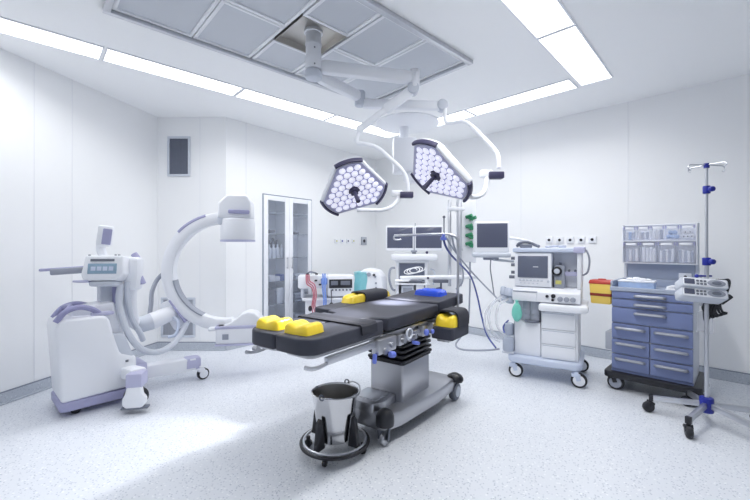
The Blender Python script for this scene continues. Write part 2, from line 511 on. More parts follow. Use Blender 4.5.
def socket(px, py, a, b, label, group, w=.085, dark='dark', m='white'):
    q = on_wall(a, b, px); n = inward(a, b); q = q + n * .001
    d = q.y; z = EYE - (py - HOR) * d / F
    ang = math.atan2(-n.x, n.y) + PI
    t = thing('wall_outlet', label, 'wall outlet', (q.x, q.y, z), ang, group)
    MB().span(-w / 2, w / 2, -.016, 0, -w / 2, w / 2, .004).build('plate', m, t)
    MB().cyl((0, -.022, 0), (0, -.015, 0), w * .20, seg=16).build('port', dark, t)
    return t
for k, px in enumerate((549.5, 560, 570.5, 581.5, 592.5)):
    nm = ['first', 'second', 'third', 'fourth', 'fifth'][k]
    socket(px, 240 if k < 4 else 239.5, WP[3], WP[4], nm + ' white gas outlet from the left in the row above the anaesthesia machine', 'gas outlets on the right wall', .085)
for k, (px, m_) in enumerate(((336, 'label'), (341.5, 'knobblue'), (347.5, 'indigo'), (353, 'label'))):
    nm = ['first', 'second', 'third', 'fourth'][k]
    socket(px, 241, WP[2], WP[3], nm + ' small white outlet from the left beside the glass cabinet', 'small outlets on the back wall', .075, m_)
t = socket(363.5, 241, WP[2], WP[3], 'grey square wall switch box with round black dial right of the small outlets', None, .15, 'dark', 'grille')
t.name = 'wall_switch_box'; t['category'] = 'switch box'
# ------------------------------------------------------------------ glass cabinet set in the back wall
a = WP[2] + bk * CS0; b = WP[2] + bk * CS1
CW = (b - a).length; cang = wall_frame(a, b)
t = thing('glass_cabinet', 'tall white built-in cabinet with two glazed doors and grey shelves', 'cabinet', (a.x, a.y, 0), cang)
CAB = t
H, Dp = 2.10, .32
c = MB()
c.span(0, .03, 0, Dp, .06, H); c.span(CW - .03, CW, 0, Dp, .06, H)
c.span(.03, CW - .03, 0, Dp, .06, .1); c.span(.03, CW - .03, 0, Dp, H - .03, H)
c.span(.0, CW, .02, Dp, 0, .06)
c.build('carcass', 'white', t)
MB().span(.03, CW - .03, Dp - .02, Dp, .1, H - .03).build('back_panel', 'cabin', t)
MB().span(CW / 2 - .015, CW / 2 + .015, .03, Dp - .02, .1, H - .03).build('divider', 'cabin', t)
SHZ = [.50, .84, 1.19, 1.55, 1.86]
for z in SHZ:
    for (x0, x1) in ((.03, CW / 2 - .015), (CW / 2 + .015, CW - .03)):
        MB().span(x0, x1, .03, Dp - .02, z - .010, z).build('shelf', 'shelfglass', t)
for (x0, x1, hx_) in ((.004, CW / 2 - .003, CW / 2 - .045), (CW / 2 + .003, CW - .004, CW / 2 + .045)):
    d = MB(); w = .07
    for (p0, p1, z0, z1) in ((x0, x0 + w, .07, H - .004), (x1 - w, x1, .07, H - .004), (x0 + w, x1 - w, .07, .07 + w), (x0 + w, x1 - w, H - .004 - w, H - .004)):
        d.span(p0, p1, -.018, .002, z0, z1, .002)
    o = d.build('door', 'white', t)
    MB().span(x0 + w, x1 - w, -.010, -.005, .07 + w, H - .004 - w).build('pane', 'glass', o)
    h = MB(); h.cyl((hx_, -.045, 1.02), (hx_, -.045, 1.20), .006, seg=10)
    h.cyl((hx_, -.045, 1.04), (hx_, -.015, 1.04), .005, seg=8); h.cyl((hx_, -.045, 1.18), (hx_, -.015, 1.18), .005, seg=8)
    h.build('handle', 'alu', o)
tr = MB(); e = .012
for (x0, x1, z0, z1) in ((-.012, 0, 0, H + .012), (CW, CW + .012, 0, H + .012), (0, CW, H, H + .012)): tr.span(x0, x1, -.006, .004, z0, z1)
tr.build('surround', 'shelf', t)
# what stands on its shelves
def cab(x, y, z): return WM[CAB] @ V((x, y, z))
def bottle_mb(r, h):
    return MB().lathe([(0, 0), (r * .96, 0), (r, .01), (r, h * .62), (r * .9, h * .70), (r * .42, h * .8), (r * .38, h * .88), (r * .46, h * .885), (r * .46, h), (0, h)], seg=16)
Lx0, Rx0 = .06, CW / 2 + .05
k = 0
for (x, y, z, r, h, m_, lb, gr) in (
    (.165, .09, 1.19, .034, .20, 'cloudy', 'pale bottle in the front row on the third shelf behind the left glass door', 'pale bottles in the cabinet'),
    (.24, .09, 1.19, .034, .20, 'cloudy', 'pale bottle in the front row on the third shelf behind the left glass door', 'pale bottles in the cabinet'),
    (.315, .09, 1.19, .034, .20, 'cloudy', 'pale bottle in the front row on the third shelf behind the left glass door', 'pale bottles in the cabinet'),
    (.385, .09, 1.19, .032, .20, 'cloudy', 'pale bottle in the front row on the third shelf behind the left glass door', 'pale bottles in the cabinet'),
    (.215, .19, 1.19, .036, .34, 'bottle', 'tall smoky bottle behind the pale bottles on the third cabinet shelf', 'smoky bottles in the cabinet'),
    (.295, .19, 1.19, .036, .30, 'bottle', 'tall smoky bottle behind the pale bottles on the third cabinet shelf', 'smoky bottles in the cabinet'),
    (.37, .19, 1.19, .036, .27, 'bottle', 'tall smoky bottle behind the pale bottles on the third cabinet shelf', 'smoky bottles in the cabinet'),
    (.39, .26, 1.19, .03, .25, 'bottle', 'tall smoky bottle behind the pale bottles on the third cabinet shelf', 'smoky bottles in the cabinet')):
    p = cab(x, y, z)
    solo('bottle', bottle_mb(r, h), m_, lb, 'bottle', p, 0, gr)
def pack(x, y, z, sx, sy, sz, m_, lb, name='carton', cat='carton', rz=0.0, gr=None):
    p = cab(x, y, z)
    mb = MB().span(-sx / 2, sx / 2, -sy / 2, sy / 2, 0, sz, min(sx, sy, sz) * .1)
    mb.span(-sx * .51, sx * .51, -sy * .5 - .0005, sy * .2, sz * .45, sz * .6)
    return solo(name, mb, m_, lb, cat, p, cang + rz, gr)
pack(.22, .15, 1.55, .10, .12, .06, 'darkpack', 'small dark box on the fourth shelf behind the left glass door')
pack(.19, .12, .84, .10, .15, .09, 'greypaper', 'grey carton at the left of the second shelf behind the left glass door')
pack(.295, .12, .84, .09, .12, .07, 'cloudy', 'pale carton in the middle of the second shelf behind the left glass door')
pack(.385, .13, .84, .075, .14, .10, 'navybox', 'blue carton at the right of the second shelf behind the left glass door')
pack(.20, .14, .50, .14, .18, .22, 'darkpack', 'dark bag-like carton at the left of the lowest shelf in the cabinet')
pack(.345, .14, .50, .13, .18, .24, 'cloudy', 'tall pale carton on the lowest shelf behind the left glass door')
pack(.29, .14, .10, .24, .20, .20, 'darkpack', 'wide dark carton on the cabinet floor behind the left glass door')
for i, (dz, m_) in enumerate(((0, 'cloudy'), (.045, 'greypaper'), (.09, 'cloudy'))):
    pack(Rx0 + .23, .14, .50 + dz, .23, .2, .035, m_, ['lowest', 'middle', 'topmost'][i] + ' flat tray of the stack on the lowest shelf behind the right glass door', 'instrument_tray', 'tray')
for i, (dz, m_) in enumerate(((0, 'greypaper'), (.05, 'cloudy'))):
    pack(Rx0 + .23, .14, .84 + dz, .22, .2, .04, m_, ['lower', 'upper'][i] + ' flat tray of the pair on the second shelf behind the right glass door', 'instrument_tray', 'tray')
pack(Rx0 + .17, .12, 1.55, .09, .1, .035, 'darkpack', 'tiny dark box on the fourth shelf behind the right glass door')
pack(Rx0 + .23, .14, .10, .23, .2, .2, 'greypaper', 'grey carton on the cabinet floor behind the right glass door')

# ------------------------------------------------------------------ mobile c-arm x-ray machine
CA = 48.0
t = thing('c_arm_machine', 'white and lavender mobile c-arm x-ray machine standing by the left wall', 'x-ray machine', (-2.452, 2.93, 0), R(CA))
W = WM[t]; Wi = W.inverted()
def L(p): return Wi @ V(p)
def LP(px, py, d): return Wi @ P(px, py, d)
# body: side profile in x,z extruded along y (0..0.42)
prof = [(.0, .115), (-.035, .70), (-.02, .765), (.03, .785), (.28, .775), (.315, .75), (.345, .62), (.40, .44), (.50, .395), (.52, .38), (.52, .13)]
b_ = MB().prism(prof, -.44, XZ, .028, 3); b_.build('body', 'white', t)
hump = [(.04, .70), (.10, .845), (.38, .87), (.44, .60), (.48, .40), (.30, .40)]
MB().prism([(p[0], p[1]) for p in hump], -.26, Matrix.Translation((0, .12, 0)) @ XZ, .02, 3).build('rear_housing', 'white', t)
MB().prism([(.33, .36), (.345, .60), (.43, .60), (.50, .385)], -.10, Matrix.Translation((0, .01, 0)) @ XZ, .015).build('pocket', 'palegrey', t)
MB().prism(rrect(-.01, .53, -.005, .445, .05), .075, Matrix.Translation((0, 0, .045)), .012).build('skirt', 'lavdark', t)
for yy in (.07, .37):
    MB().cyl((.1, yy - .02, .035), (.1, yy + .02, .035), .035).build('wheel', 'darkrub', t)
# the two lavender push handles on top
for (dx, dy) in ((0, .03), (.02, .30)):
    h = MB().tube([(-.03 + dx, dy, .76), (.03 + dx, dy, .835), (.12 + dx, dy + .01, .86), (.21 + dx, dy + .02, .83), (.27 + dx, dy + .03, .775)], .022, 10)
    h.build('push_handle', 'lavgrey', t)
MB().tube([(.03, .04, .835), (.08, .16, .865), (.05, .30, .84)], .016, 10).build('cross_handle', 'lavgrey', t)
MB().span(.20, .36, .03, .10, .772, .80, .012).build('handle_plate', 'lav', t)
# lift column and control desk
cc = L(P(110, 300, 3.42)); cx, cy = cc.x, cc.y
col = MB().span(cx - .085, cx + .085, cy - .07, cy + .07, .55, 1.13, .01); col.build('lift_column', 'palegrey', t)
MB().span(cx + .0, cx + .05, cy - .075, cy - .068, .84, 1.12).build('column_inlay', 'lavdark', t)
# desk faces the camera: frame with axes in world space
ctr = P(107.5, 269, 3.30)
ex = V((.985, .17, 0)).normalized(); ez = V((-.02, .14, .99)); ez = (ez - ex * ez.dot(ex)).normalized(); ey = ez.cross(ex)
DM = frame_m(ctr, ex, ey, ez) @ Matrix.Scale(.88, 4)
def desk(mb, name, m_, parent=None):
    mb.bm.transform(DM); return mb.build(name, m_, parent or t, world=True)
d = MB().prism([(-.185, -.06), (-.16, -.12), (.13, -.12), (.185, -.05), (.175, .125), (-.155, .125)], .20, Matrix.Translation((0, .10, 0)) @ XZ, .016, 3)
dk = desk(d, 'control_desk', 'white')
desk(MB().span(-.125, .13, -.105, -.099, -.055, .045, .004), 'control_screen', 'lcd', dk)
k_ = MB()
for i in range(4): k_.span(-.095 + i * .052, -.055 + i * .052, -.108, -.104, -.025, .015)
desk(k_, 'key_field', 'paleblue', dk)
desk(MB().span(-.105, .105, -.107, -.099, .066, .09, .003), 'name_strip', 'midgrey', dk)
desk(MB().box((0, -.0, -.15), (.24, .17, .05), None, .02), 'desk_base', 'palegrey', dk)
k_ = MB()
for xk in (-.15, .085, .115): k_.cyl((xk, -.04, .12), (xk, -.04, .14), .011, seg=10)
desk(k_, 'knob', 'midgrey', dk)
desk(MB().span(-.25, -.12, -.10, .02, -.135, -.115, .006), 'desk_shelf', 'lav', dk)
# side tray with a lavender end
MB().beam(P(90, 269.5, 3.32), P(54, 272, 3.32), .10, .055, .012).build('side_tray', 'grey', t, world=True)
MB().beam(P(90, 267, 3.36), P(43, 270, 3.36), .10, .026, .01).build('tray_edge', 'lavdark', t, world=True)
# small tilted display on a stalk
MB().tube([P(104, 258, 3.36), P(101, 250, 3.36), P(101, 243, 3.36)], .035, 10).build('display_stalk', 'white', t, world=True)
tm = frame_m(P(106, 236, 3.34), V((.93, .34, -.12)).normalized(), V((-.34, .94, .0)).normalized(), V((.113, .04, .99)).normalized())
q = MB().box((-.012, .02, 0), (.115, .07, .185), None, .02); q.bm.transform(tm); q.build('display_head', 'white', t, world=True)
q = MB().box((.012, -.016, -.005), (.07, .012, .14), None, .005); q.bm.transform(tm); q.build('display_screen', 'lavdark', t, world=True)
# carriage that carries the arm
q = MB().beam(P(134, 257, 3.42), P(133, 290, 3.42), .14, .115, .035, up=(0, 1, 0)); q.build('carriage', 'white', t, world=True)
q = MB().tube([P(134, 254, 3.44), P(139, 262, 3.44), P(138, 272, 3.44), P(143, 284, 3.44)], .028, 10); q.build('carriage_trim', 'lavdark', t, world=True)
q = MB().tube([P(131, 285, 3.50), P(130, 305, 3.54), P(134, 322, 3.62), P(144, 327, 3.7)], .055, 14); q.build('arm_knee', 'white', t, world=True)
q = MB().cyl(P(137, 326, 3.66), P(152, 321, 3.75), .075, .085, 24, .012); q.build('arm_joint', 'palegrey', t, world=True)
q = MB().cyl(P(150, 322, 3.74), P(174, 312, 3.92), .085, .075, 24, .01); q.build('arm_boom', 'white', t, world=True)
# the C itself
cen = P(226, 271, 4.0); e1 = V((.985, .17, 0)).normalized(); e3 = V((0, 0, 1)); e2 = e3.cross(e1)
Ro, Ri, wd = .62, .505, .12
def cpt(a, r, off=0.0): return cen + e1 * (r * math.cos(a)) + e3 * (r * math.sin(a)) + e2 * off
def arc_band(a0, a1, r0, r1, w, n=48):
    m = MB(); bm = m.bm; rings = []
    for i in range(n + 1):
        a = R(a0 + (a1 - a0) * i / n)
        rings.append([bm.verts.new(cpt(a, r, o)) for (r, o) in ((r0, -w / 2), (r0 + .012, -w / 2 - .008), (r1 - .012, -w / 2 - .008), (r1, -w / 2), (r1, w / 2), (r0, w / 2))])
    for A, B in zip(rings, rings[1:]):
        for k in range(6): bm.faces.new((A[k], A[(k + 1) % 6], B[(k + 1) % 6], B[k]))
    bm.faces.new(rings[0]); bm.faces.new(rings[-1][::-1])
    bmesh.ops.recalc_face_normals(bm, faces=bm.faces); return m
ca_ = arc_band(96, 278, Ri, Ro, wd).build('c_arc', 'white', t, world=True)
arc_band(108, 138, Ro - .03, Ro + .006, wd * 1.05, 16).build('arc_handle', 'lavdark', ca_, world=True)
arc_band(152, 232, Ro - .012, Ro + .004, wd * .7, 30).build('arc_rail', 'grey', ca_, world=True)
arc_band(190, 244, Ri - .003, Ri + .006, wd * 1.10, 20).build('arc_belt', 'grey', ca_, world=True)
q = MB().beam(P(168, 300, 3.94), P(184, 326, 3.98), .17, .14, .03, up=(0, 1, 0)); q.build('arc_carriage', 'white', t, world=True)
q = MB().beam(P(170, 300, 3.86), P(186, 322, 3.88), .02, .05, .006, up=(0, 1, 0)); q.build('carriage_strip', 'lavdark', t, world=True)
# detector on the upper end
hm = frame_m(P(237, 216, 4.0), e1, e2, e3)
def head(mb, name, m_, parent=None):
    mb.bm.transform(hm); return mb.build(name, m_, parent or t, world=True)
dh = head(MB().prism([(-.17, -.03), (-.165, .13), (-.08, .215), (.12, .215), (.16, .13), (.165, -.03)], .26, Matrix.Translation((0, .13, 0)) @ XZ, .025, 3), 'detector_housing', 'white')
head(MB().span(-.18, .02, -.11, .11, -.10, .0, .025), 'detector_neck', 'palegrey', dh)
head(MB().cyl((0.01, 0, -.26), (.01, 0, -.03), .175, .175, 32, .02), 'detector_drum', 'white', dh)
head(MB().cyl((0.01, 0, -.275), (.01, 0, -.255), .178, .178, 32, .004), 'detector_rim', 'lav', dh)
head(MB().beam((-.06, -.145, .035), (.15, -.145, .03), .03, .04, .012), 'detector_handle', 'lavdark', dh)
# x-ray source at the lower end
hm = frame_m(P(240, 331.5, 4.0), e1, e2, e3)
sh = head(MB().prism([(-.22, -.10), (-.22, .085), (.26, .085), (.26, -.10)], .26, Matrix.Translation((0, .13, 0)) @ XZ, .02, 3), 'tube_housing', 'white')
wv = [(-.30, .03), (-.30, .07), (-.16, .08), (-.06, .125), (.03, .20), (.10, .225), (.17, .21), (.24, .13), (.26, .06)]
head(MB().prism(wv, .22, Matrix.Translation((0, .11, 0)) @ XZ, .02, 3), 'tube_hood', 'white', sh)
head(MB().span(-.225, .265, -.134, .134, .055, .085, .008), 'tube_band', 'lav', sh)
head(MB().span(-.225, .265, -.134, .134, -.118, -.098, .006), 'tube_foot_band', 'lav', sh)
q = MB().span(-.15, -.09, -.137, -.13, -.05, .005); q.span(-.135, -.105, -.139, -.13, -.04, -.005); head(q, 'tube_badge', 'grey', sh)
head(MB().box((.27, -.05, -.09), (.07, .05, .06), None, .01), 'tube_latch', 'midgrey', sh)
# hoses
for pts, r, m_ in (
    ([(121, 284, 3.34), (119, 300, 3.32), (123, 320, 3.30), (131, 338, 3.32), (143, 350, 3.42), (158, 352, 3.55), (172, 345, 3.7), (181, 334, 3.82), (187, 322, 3.9)], .028, 'palegrey'),
    ([(127, 282, 3.36), (128, 300, 3.38), (132, 318, 3.42), (140, 333, 3.5), (143, 340, 3.55)], .024, 'palegrey'),
    ([(164, 273, 3.98), (157, 280, 3.96), (152, 292, 3.9), (151, 305, 3.85), (149, 318, 3.8)], .022, 'grey'),
    ([(172, 316, 3.86), (178, 322, 3.84), (176, 334, 3.8), (168, 337, 3.75)], .015, 'paleblue')):
    MB().tube([P(*p) for p in pts], r, 10).build('hose', m_, t, world=True)
# front leg with its castor
q = MB(); A0, A1 = P(122, 384, 3.45), P(196, 371.5, 3.86); A0.z, A1.z = .17, .165
q.beam(A0, A1, .13, .125, .02)
q.build('front_leg', 'white', t, world=True)
A2 = A0.lerp(A1, .80); q = MB().beam(A2 + V((0, 0, .004)), A1 + (A1 - A0) * .06, .134, .13, .03); q.build('leg_cap', 'lav', t, world=True)
wc = G(203, 379, 0); wl = L(wc); wl.z = 0
caster(t, wl.x - .02, wl.y, .058, .045, 0, 'black', .02, 'white', 'white')
q = MB().span(.50, .62, .05, .32, .12, .30, .02); q.build('chassis', 'lav', t)
# side castor under its white shield
sc_ = L(G(137, 408, 0)); sx, sy = sc_.x, sc_.y
q = MB().lathe([(0, -.05), (.075, -.05), (.085, -.04), (.085, .04), (.075, .05), (0, .05)], Matrix.Translation((sx, sy + .02, .095)) @ Matrix.Rotation(R(90), 4, 'X') @ Matrix.Rotation(0, 4, 'Z'), 28)
q.build('side_wheel', 'dark', t)
fm = frame_m(P(136.5, 396, 3.07), V((.98, .2, 0)).normalized(), V((-.2, .98, 0)).normalized(), V((0, 0, 1)))
def shield(mb, name, m_, parent=None):
    mb.bm.transform(fm); return mb.build(name, m_, parent or t, world=True)
s0 = shield(MB().prism([(-.055, .09), (-.07, .03), (-.09, -.01), (-.09, -.055), (-.06, -.085), (.05, -.085), (.085, -.05), (.085, -.005), (.06, .03), (.05, .09)], .05, XZ, .012, 3), 'wheel_shield', 'white')
shield(MB().box((-.005, .02, .135), (.125, .14, .12), None, .018), 'shield_cap', 'lav', s0)
shield(MB().span(-.10, .10, -.05, .01, -.092, -.075, .006), 'brake_pedal', 'midgrey', s0)
q = MB().beam(fm @ V((0, .05, .16)), W @ V((.45, .1, .25)), .12, .10, .02); q.build('outrigger', 'white', t, world=True)
q = MB()
for i in range(3): q.cyl(P(116 + i * 5.5, 363 - i * .6, 3.26), P(116 + i * 5.5, 361 - i * .6, 3.26), .012, seg=8)
q.build('button', 'midgrey', t, world=True)
# ------------------------------------------------------------------ operating table
t = thing('operating_table', 'operating table with charcoal pads on a brushed steel column and wheeled base', 'operating table', (.2, 3.0, 0), R(54))
OT = t; WT = WM[t]; WTi = WT.inverted()
ZP = .80
base = [(-.46, -.10), (-.44, -.17), (-.30, -.21), (.20, -.245), (.56, -.235), (.58, -.19), (.58, .19), (.56, .235), (.2, .245), (-.30, .21), (-.44, .17), (-.46, .10)]
o = MB().prism(base, .115, Matrix.Translation((0, 0, .09)), .02, 2).build('base', 'steel', t)
MB().prism([(-.455, -.06), (-.455, .17), (-.20, .17), (-.20, -.09), (-.36, -.10)], .17, Matrix.Translation((0, 0, .09)), .012).build('base_step', 'steel', o)
MB().span(-.40, -.24, -.05, .15, .255, .268, .004).build('base_cover', 'alu', o)
q = MB()
for i in range(5): q.span(.30 + .05 * i, .335 + .05 * i, .06, .18, .20, .222, .005)
q.build('vent_cap', 'steel', o)
MB().prism(rrect(-.20, .22, -.15, .15, .02), .28, Matrix.Translation((0, 0, .20)), .004).build('column', 'steel', t)
# bellows: pleats narrowing and widening
bl = MB()
n = 5
for i in range(n):
    z0 = .495 + i * .038; s = 1.03 - i * .012
    for (za, zb, wa, wb) in ((z0, z0 + .011, 1.0, 1.0),):
        bl.prism(rrect(-.215 * s, .235 * s, -.165 * s, .165 * s, .03), .020, Matrix.Translation((0, 0, z0)), .007)
    bl.prism(rrect(-.185 * s, .205 * s, -.135 * s, .135 * s, .03), .018, Matrix.Translation((0, 0, z0 + .015)))
bl.prism(rrect(-.212, .232, -.162, .162, .025), .014, Matrix.Translation((0, 0, .478)), .004)
bl.build('bellows', 'dark', t)
MB().prism(rrect(-.17, .19, -.12, .12, .02), .09, Matrix.Translation((0, 0, .675)), .006).build('tilt_block', 'steel', t)
# frame under the pads: side rails, clamps, blue levers
fr = MB()
for sgn in (-1, 1):
    fr.span(-.60, .60, sgn * .225 - .012, sgn * .225 + .012, .735, .79, .004)
fr.span(-.60, .60, -.21, .21, .775, .795)
for x in (-.58, -.1, .2, .58): fr.span(x - .02, x + .02, -.22, .22, .74, .79, .004)
o = fr.build('frame', 'steel', t)
for sgn in (-1, 1):
    r_ = MB().span(-.52, .12, sgn * .262 - .005, sgn * .262 + .005, .725, .757, .003)
    r_.span(.20, .60, sgn * .262 - .005, sgn * .262 + .005, .725, .757, .003)
    for x in (-.46, -.2, .06, .28, .52): r_.cyl((x, sgn * .23, .741), (x, sgn * .262, .741), .010, seg=8)
    r_.build('side_rail', 'alu', t)
# hinge blocks at the joint with the leg plates
for sgn in (-1, 1):
    h = MB().span(-.70, -.50, sgn * .262 - .03, sgn * .262 + .03, .69, .785, .012)
    h.cyl((-.64, sgn * .262 - .042, .71), (-.64, sgn * .262 + .042, .71), .022, seg=16)
    h.cyl((-.56, sgn * .262 - .042, .73), (-.56, sgn * .262 + .042, .73), .018, seg=16)
    h.build('hinge_block', 'steel', t)
    MB().cyl((-.615, sgn * .262 - .05, .685), (-.575, sgn * .262 - .06, .678), .02, seg=12, bev=.006).build('hinge_lever', 'lever', t)
for x in (-.44, -.30, -.12, .03, .18):
    q = MB().span(x - .032, x + .032, -.295, -.245, .70, .775, .010); q.cyl((x, -.32, .735), (x, -.28, .735), .017, seg=12)
    q.build('rail_clamp', 'steel', t)
for (x, z, r) in ((-.18, .745, .024), (-.09, .735, .018), (.10, .765, .022)): MB().sph((x, -.335, z), r, (1, .8, 1), seg=14).build('clamp_knob', 'lever', t)
MB().box((-.29, -.312, .69), (.06, .04, .025), (0, .3, 0), .01).build('clamp_lever', 'lever', t)
MB().box((-.715, -.27, .675), (.02, .026, .06), (0, .1, 0), .008).build('clamp_lever', 'lever', t)
MB().box((.08, -.32, .70), (.022, .03, .06), (0, -.3, 0), .01).build('clamp_lever', 'lever', t)
q = MB(); q.tube([(-.40 +   .032 * math.cos(2 * PI * k / 10), -.325, .775 + .032 * math.sin(2 * PI * k / 10)) for k in range(10)], .008, 8, 4, True)
q.build('clamp_ring', 'palegrey', t)
# pads
def legpad(s):
    y0, y1 = (.008, .258) if s > 0 else (-.258, -.008)
    out = rrect(-1.25, -.60, y0, y1, .10, 8, (0, 1 if s > 0 else 0, 0 if s > 0 else 1, 0))
    return MB().prism(out, .088, Matrix.Translation((0, 0, ZP)), .012, 3)
for s in (1, -1):
    o = legpad(s).build('leg_pad', 'pad', t)
    y0, y1 = (.02, .235) if s > 0 else (-.235, -.02)
    MB().prism(rrect(-1.21, -.55, y0, y1, .05), .018, Matrix.Translation((0, 0, ZP - .02)), .003).build('leg_plate', 'steel', o)
    ys = .252 * s
    g = MB().span(-1.12, -.60, ys - .014, ys + .014, ZP - .064, ZP - .022, .005)
    g.tube([(-1.10, ys, ZP - .055), (-1.17, ys, ZP - .062), (-1.225, ys, ZP - .056), (-1.255, ys * .93, ZP - .045)], .011, 8)
    g.build('leg_rail', 'alu', o)
MB().cyl((-1.20, .20, ZP - .035), (-1.20, .24, ZP - .035), .016, seg=10).build('plate_knob', 'steel', t)
tor = [(-.56, -.262), (-.50, -.268), (.145, -.268), (.145, .268), (-.50, .268), (-.56, .262), (-.60, .15), (-.72, .13), (-.72, -.13), (-.60, -.15)]
MB().prism(tor, .085, Matrix.Translation((0, 0, ZP + .012)), .012, 3).build('torso_pad', 'pad', t)
hd = rrect(.153, .665, -.262, .262, .03, 4)
MB().prism(hd, .085, Matrix.Translation((0, 0, ZP + .02)) @ Matrix.Rotation(R(-2.2), 4, 'Y'), .012, 3).build('head_pad', 'pad', t)
# base castors: black domes over forks with wheels
def base_wheel(x, y, z, r, big):
    if big:
        d = MB().lathe([(0, .245), (.02, .244), (.048, .228), (.062, .20), (.064, .155), (.062, .135), (.05, .13), (0, .13)], Matrix.Translation((x, y, 0)), 20).build('wheel_cover', 'dark', t)
        f = MB()
        for s in (-1, 1): f.beam((x, y + s * .038, .15), (x - .01, y + s * .028, .035), .045, .012, .004)
        f.build('fork', 'midgrey', d)
        MB().cyl((x - .01, y - .018, .04), (x - .01, y + .018, .04), .04, seg=20, bev=.005).build('wheel', 'alu', d)
    else:
        d = MB().lathe([(0, .235), (.03, .232), (.06, .215), (.075, .19), (.075, .175), (0, .175)], Matrix.Translation((x, y, 0)), 20)
        d.box((x + .035, y - .02, .17), (.05, .07, .05), None, .01)
        d = d.build('wheel_cover', 'dark', t)
        MB().cyl((x, y - .028, .075), (x, y + .028, .075), .075, seg=26, bev=.01).build('wheel', 'midgrey', d)
        MB().cyl((x, y - .033, .075), (x, y + .033, .075), .045, seg=20).build('hub_disc', 'palegrey', d)
base_wheel(-.43, -.15, 0, 0, True); base_wheel(-.43, .15, 0, 0, True)
base_wheel(.56, -.22, 0, 0, False); base_wheel(.56, .22, 0, 0, False)
# arm boards (hung on the rails)
o = MB().prism(rrect(-.50, .38, .295, .48, .05, 4), .06, Matrix.Translation((0, 0, ZP + .03)), .012, 3).build('arm_board', 'pad', t)
MB().span(-.40, .34, .33, .45, ZP - .01, ZP + .029, .005).build('arm_plate', 'steel', o)
q = MB().span(-.04, .04, .25, .36, ZP - .07, ZP - .01, .008); q.build('arm_bracket', 'steel', o)
ARZ = .66
o = MB().prism(rrect(.0, .30, -.455, -.278, .012, 3), .09, Matrix.Translation((0, 0, ARZ)), .010, 3).build('arm_board', 'pad', t)
MB().span(.03, .27, -.41, -.31, ARZ - .022, ARZ, .005).build('arm_plate', 'steel', o)
MB().span(.12, .20, -.33, -.25, ARZ - .03, .75, .008).build('arm_bracket', 'steel', o)
# L-shaped screen frame clamped to the head end of the rail
pb = WT @ V((.50, -.275, .72))
pA = P(457, 312, pb.y); 
q = MB().tube([(pb.x, pb.y, .66), (pb.x, pb.y, 1.0), (pb.x, pb.y, 1.36), (pb.x - .01, pb.y, 1.425), (pb.x - .06, pb.y - .0, 1.455), (pb.x - .16, pb.y + .0, 1.462), (pb.x - .55, pb.y + .0, 1.448)], .0115, 12)
q.tube([(pb.x - .55, pb.y, 1.448), (pb.x - .552, pb.y, 1.42), (pb.x - .52, pb.y, 1.412), (pb.x - .49, pb.y, 1.418)], .007, 8)
q.build('screen_frame', 'alu', t, world=True)
SFX, SFY = pb.x, pb.y
MB().box(WTi @ V((pb.x, pb.y, .74)), (.06, .05, .07), None, .01).build('frame_clamp', 'steel', t)

# black cloth band over the leg pads
def band_fn(x0, x1, y0, y1, z, drop0, drop1, bulge=0.0):
    def fn(u, v):
        x = x0 + (x1 - x0) * u
        s = v * (drop0 + (y1 - y0) + drop1)
        if s < drop0: return V((x + (drop0 - s) * .1, y0 - .006, z - (drop0 - s)))
        if s < drop0 + (y1 - y0): return V((x, y0 + (s - drop0), z + .003 * math.sin(x * 60) + bulge * math.sin((s - drop0) / (y1 - y0) * PI)))
        return V((x, y1 + .006, z - (s - drop0 - (y1 - y0))))
    return fn
bw = MB().grid(band_fn(-.84, -.69, -.264, .264, ZP + .098, .06, .06), 6, 40, .006)
o = bw.build('restraint_band', 'drape'); o.location = OT.location; o.rotation_euler = OT.rotation_euler
tag(o, 'wide black cloth band laid across the leg pads of the operating table', 'cloth band')

def gel(name, label, x, y, z, sx, sy, sz, rz=0.0, groove='x', m_='gel', grp=None, cat='gel pad'):
    "cushion with rounded shoulders and a hollow along its length"
    def fn(u, v):
        X = (u - .5); Y = (v - .5)
        ex_ = 1 - (abs(X) * 2) ** 6; ey_ = 1 - (abs(Y) * 2) ** 6
        top = sz * (max(0, ex_) ** .35) * (max(0, ey_) ** .35)
        w = Y if groove == 'x' else X
        l = X if groove == 'x' else Y
        dip = math.exp(-(w / .22) ** 2) * (.38 + .2 * abs(l) * 2)
        notch = .25 * math.exp(-((abs(l) - .12) / .05) ** 2)
        return V((X * sx * (1 - .08 * (abs(Y) * 2) ** 4), Y * sy * (1 - .08 * (abs(X) * 2) ** 4), max(.0, top * (1 - dip * .6 - notch * .12))))
    g = MB().grid(fn, 28, 24)
    bmesh.ops.remove_doubles(g.bm, verts=g.bm.verts, dist=1e-5)
    g.span(-sx * .46, sx * .46, -sy * .46, sy * .46, 0, sz * .25, .008)
    p = WT @ V((x, y, z))
    return solo(name, g, m_, label, cat, p, R(54) + rz, grp)
zt = ZP + .089
gel('gel_pad', 'yellow gel heel pad on the far leg pad at the foot end', -1.135, .135, zt, .15, .18, .06, .1)
gel('gel_pad', 'yellow gel heel pad on the near leg pad at the foot end, nearest the camera', -1.125, -.095, zt, .15, .18, .06, .05)
gel('arm_gel_pad', 'long yellow gel pad on the far arm board under a dark cover', .08, .39, ZP + .091, .58, .15, .07)
gel('arm_gel_pad', 'yellow gel pad inside the dark cuff of the near arm board', .14, -.367, ARZ + .091, .22, .165, .09)
gel('head_ring', 'translucent blue gel head rest on the head end of the operating table', .47, -.03, ZP + .118, .17, .27, .06, 0, 'y', 'bluegel', None, 'head rest')
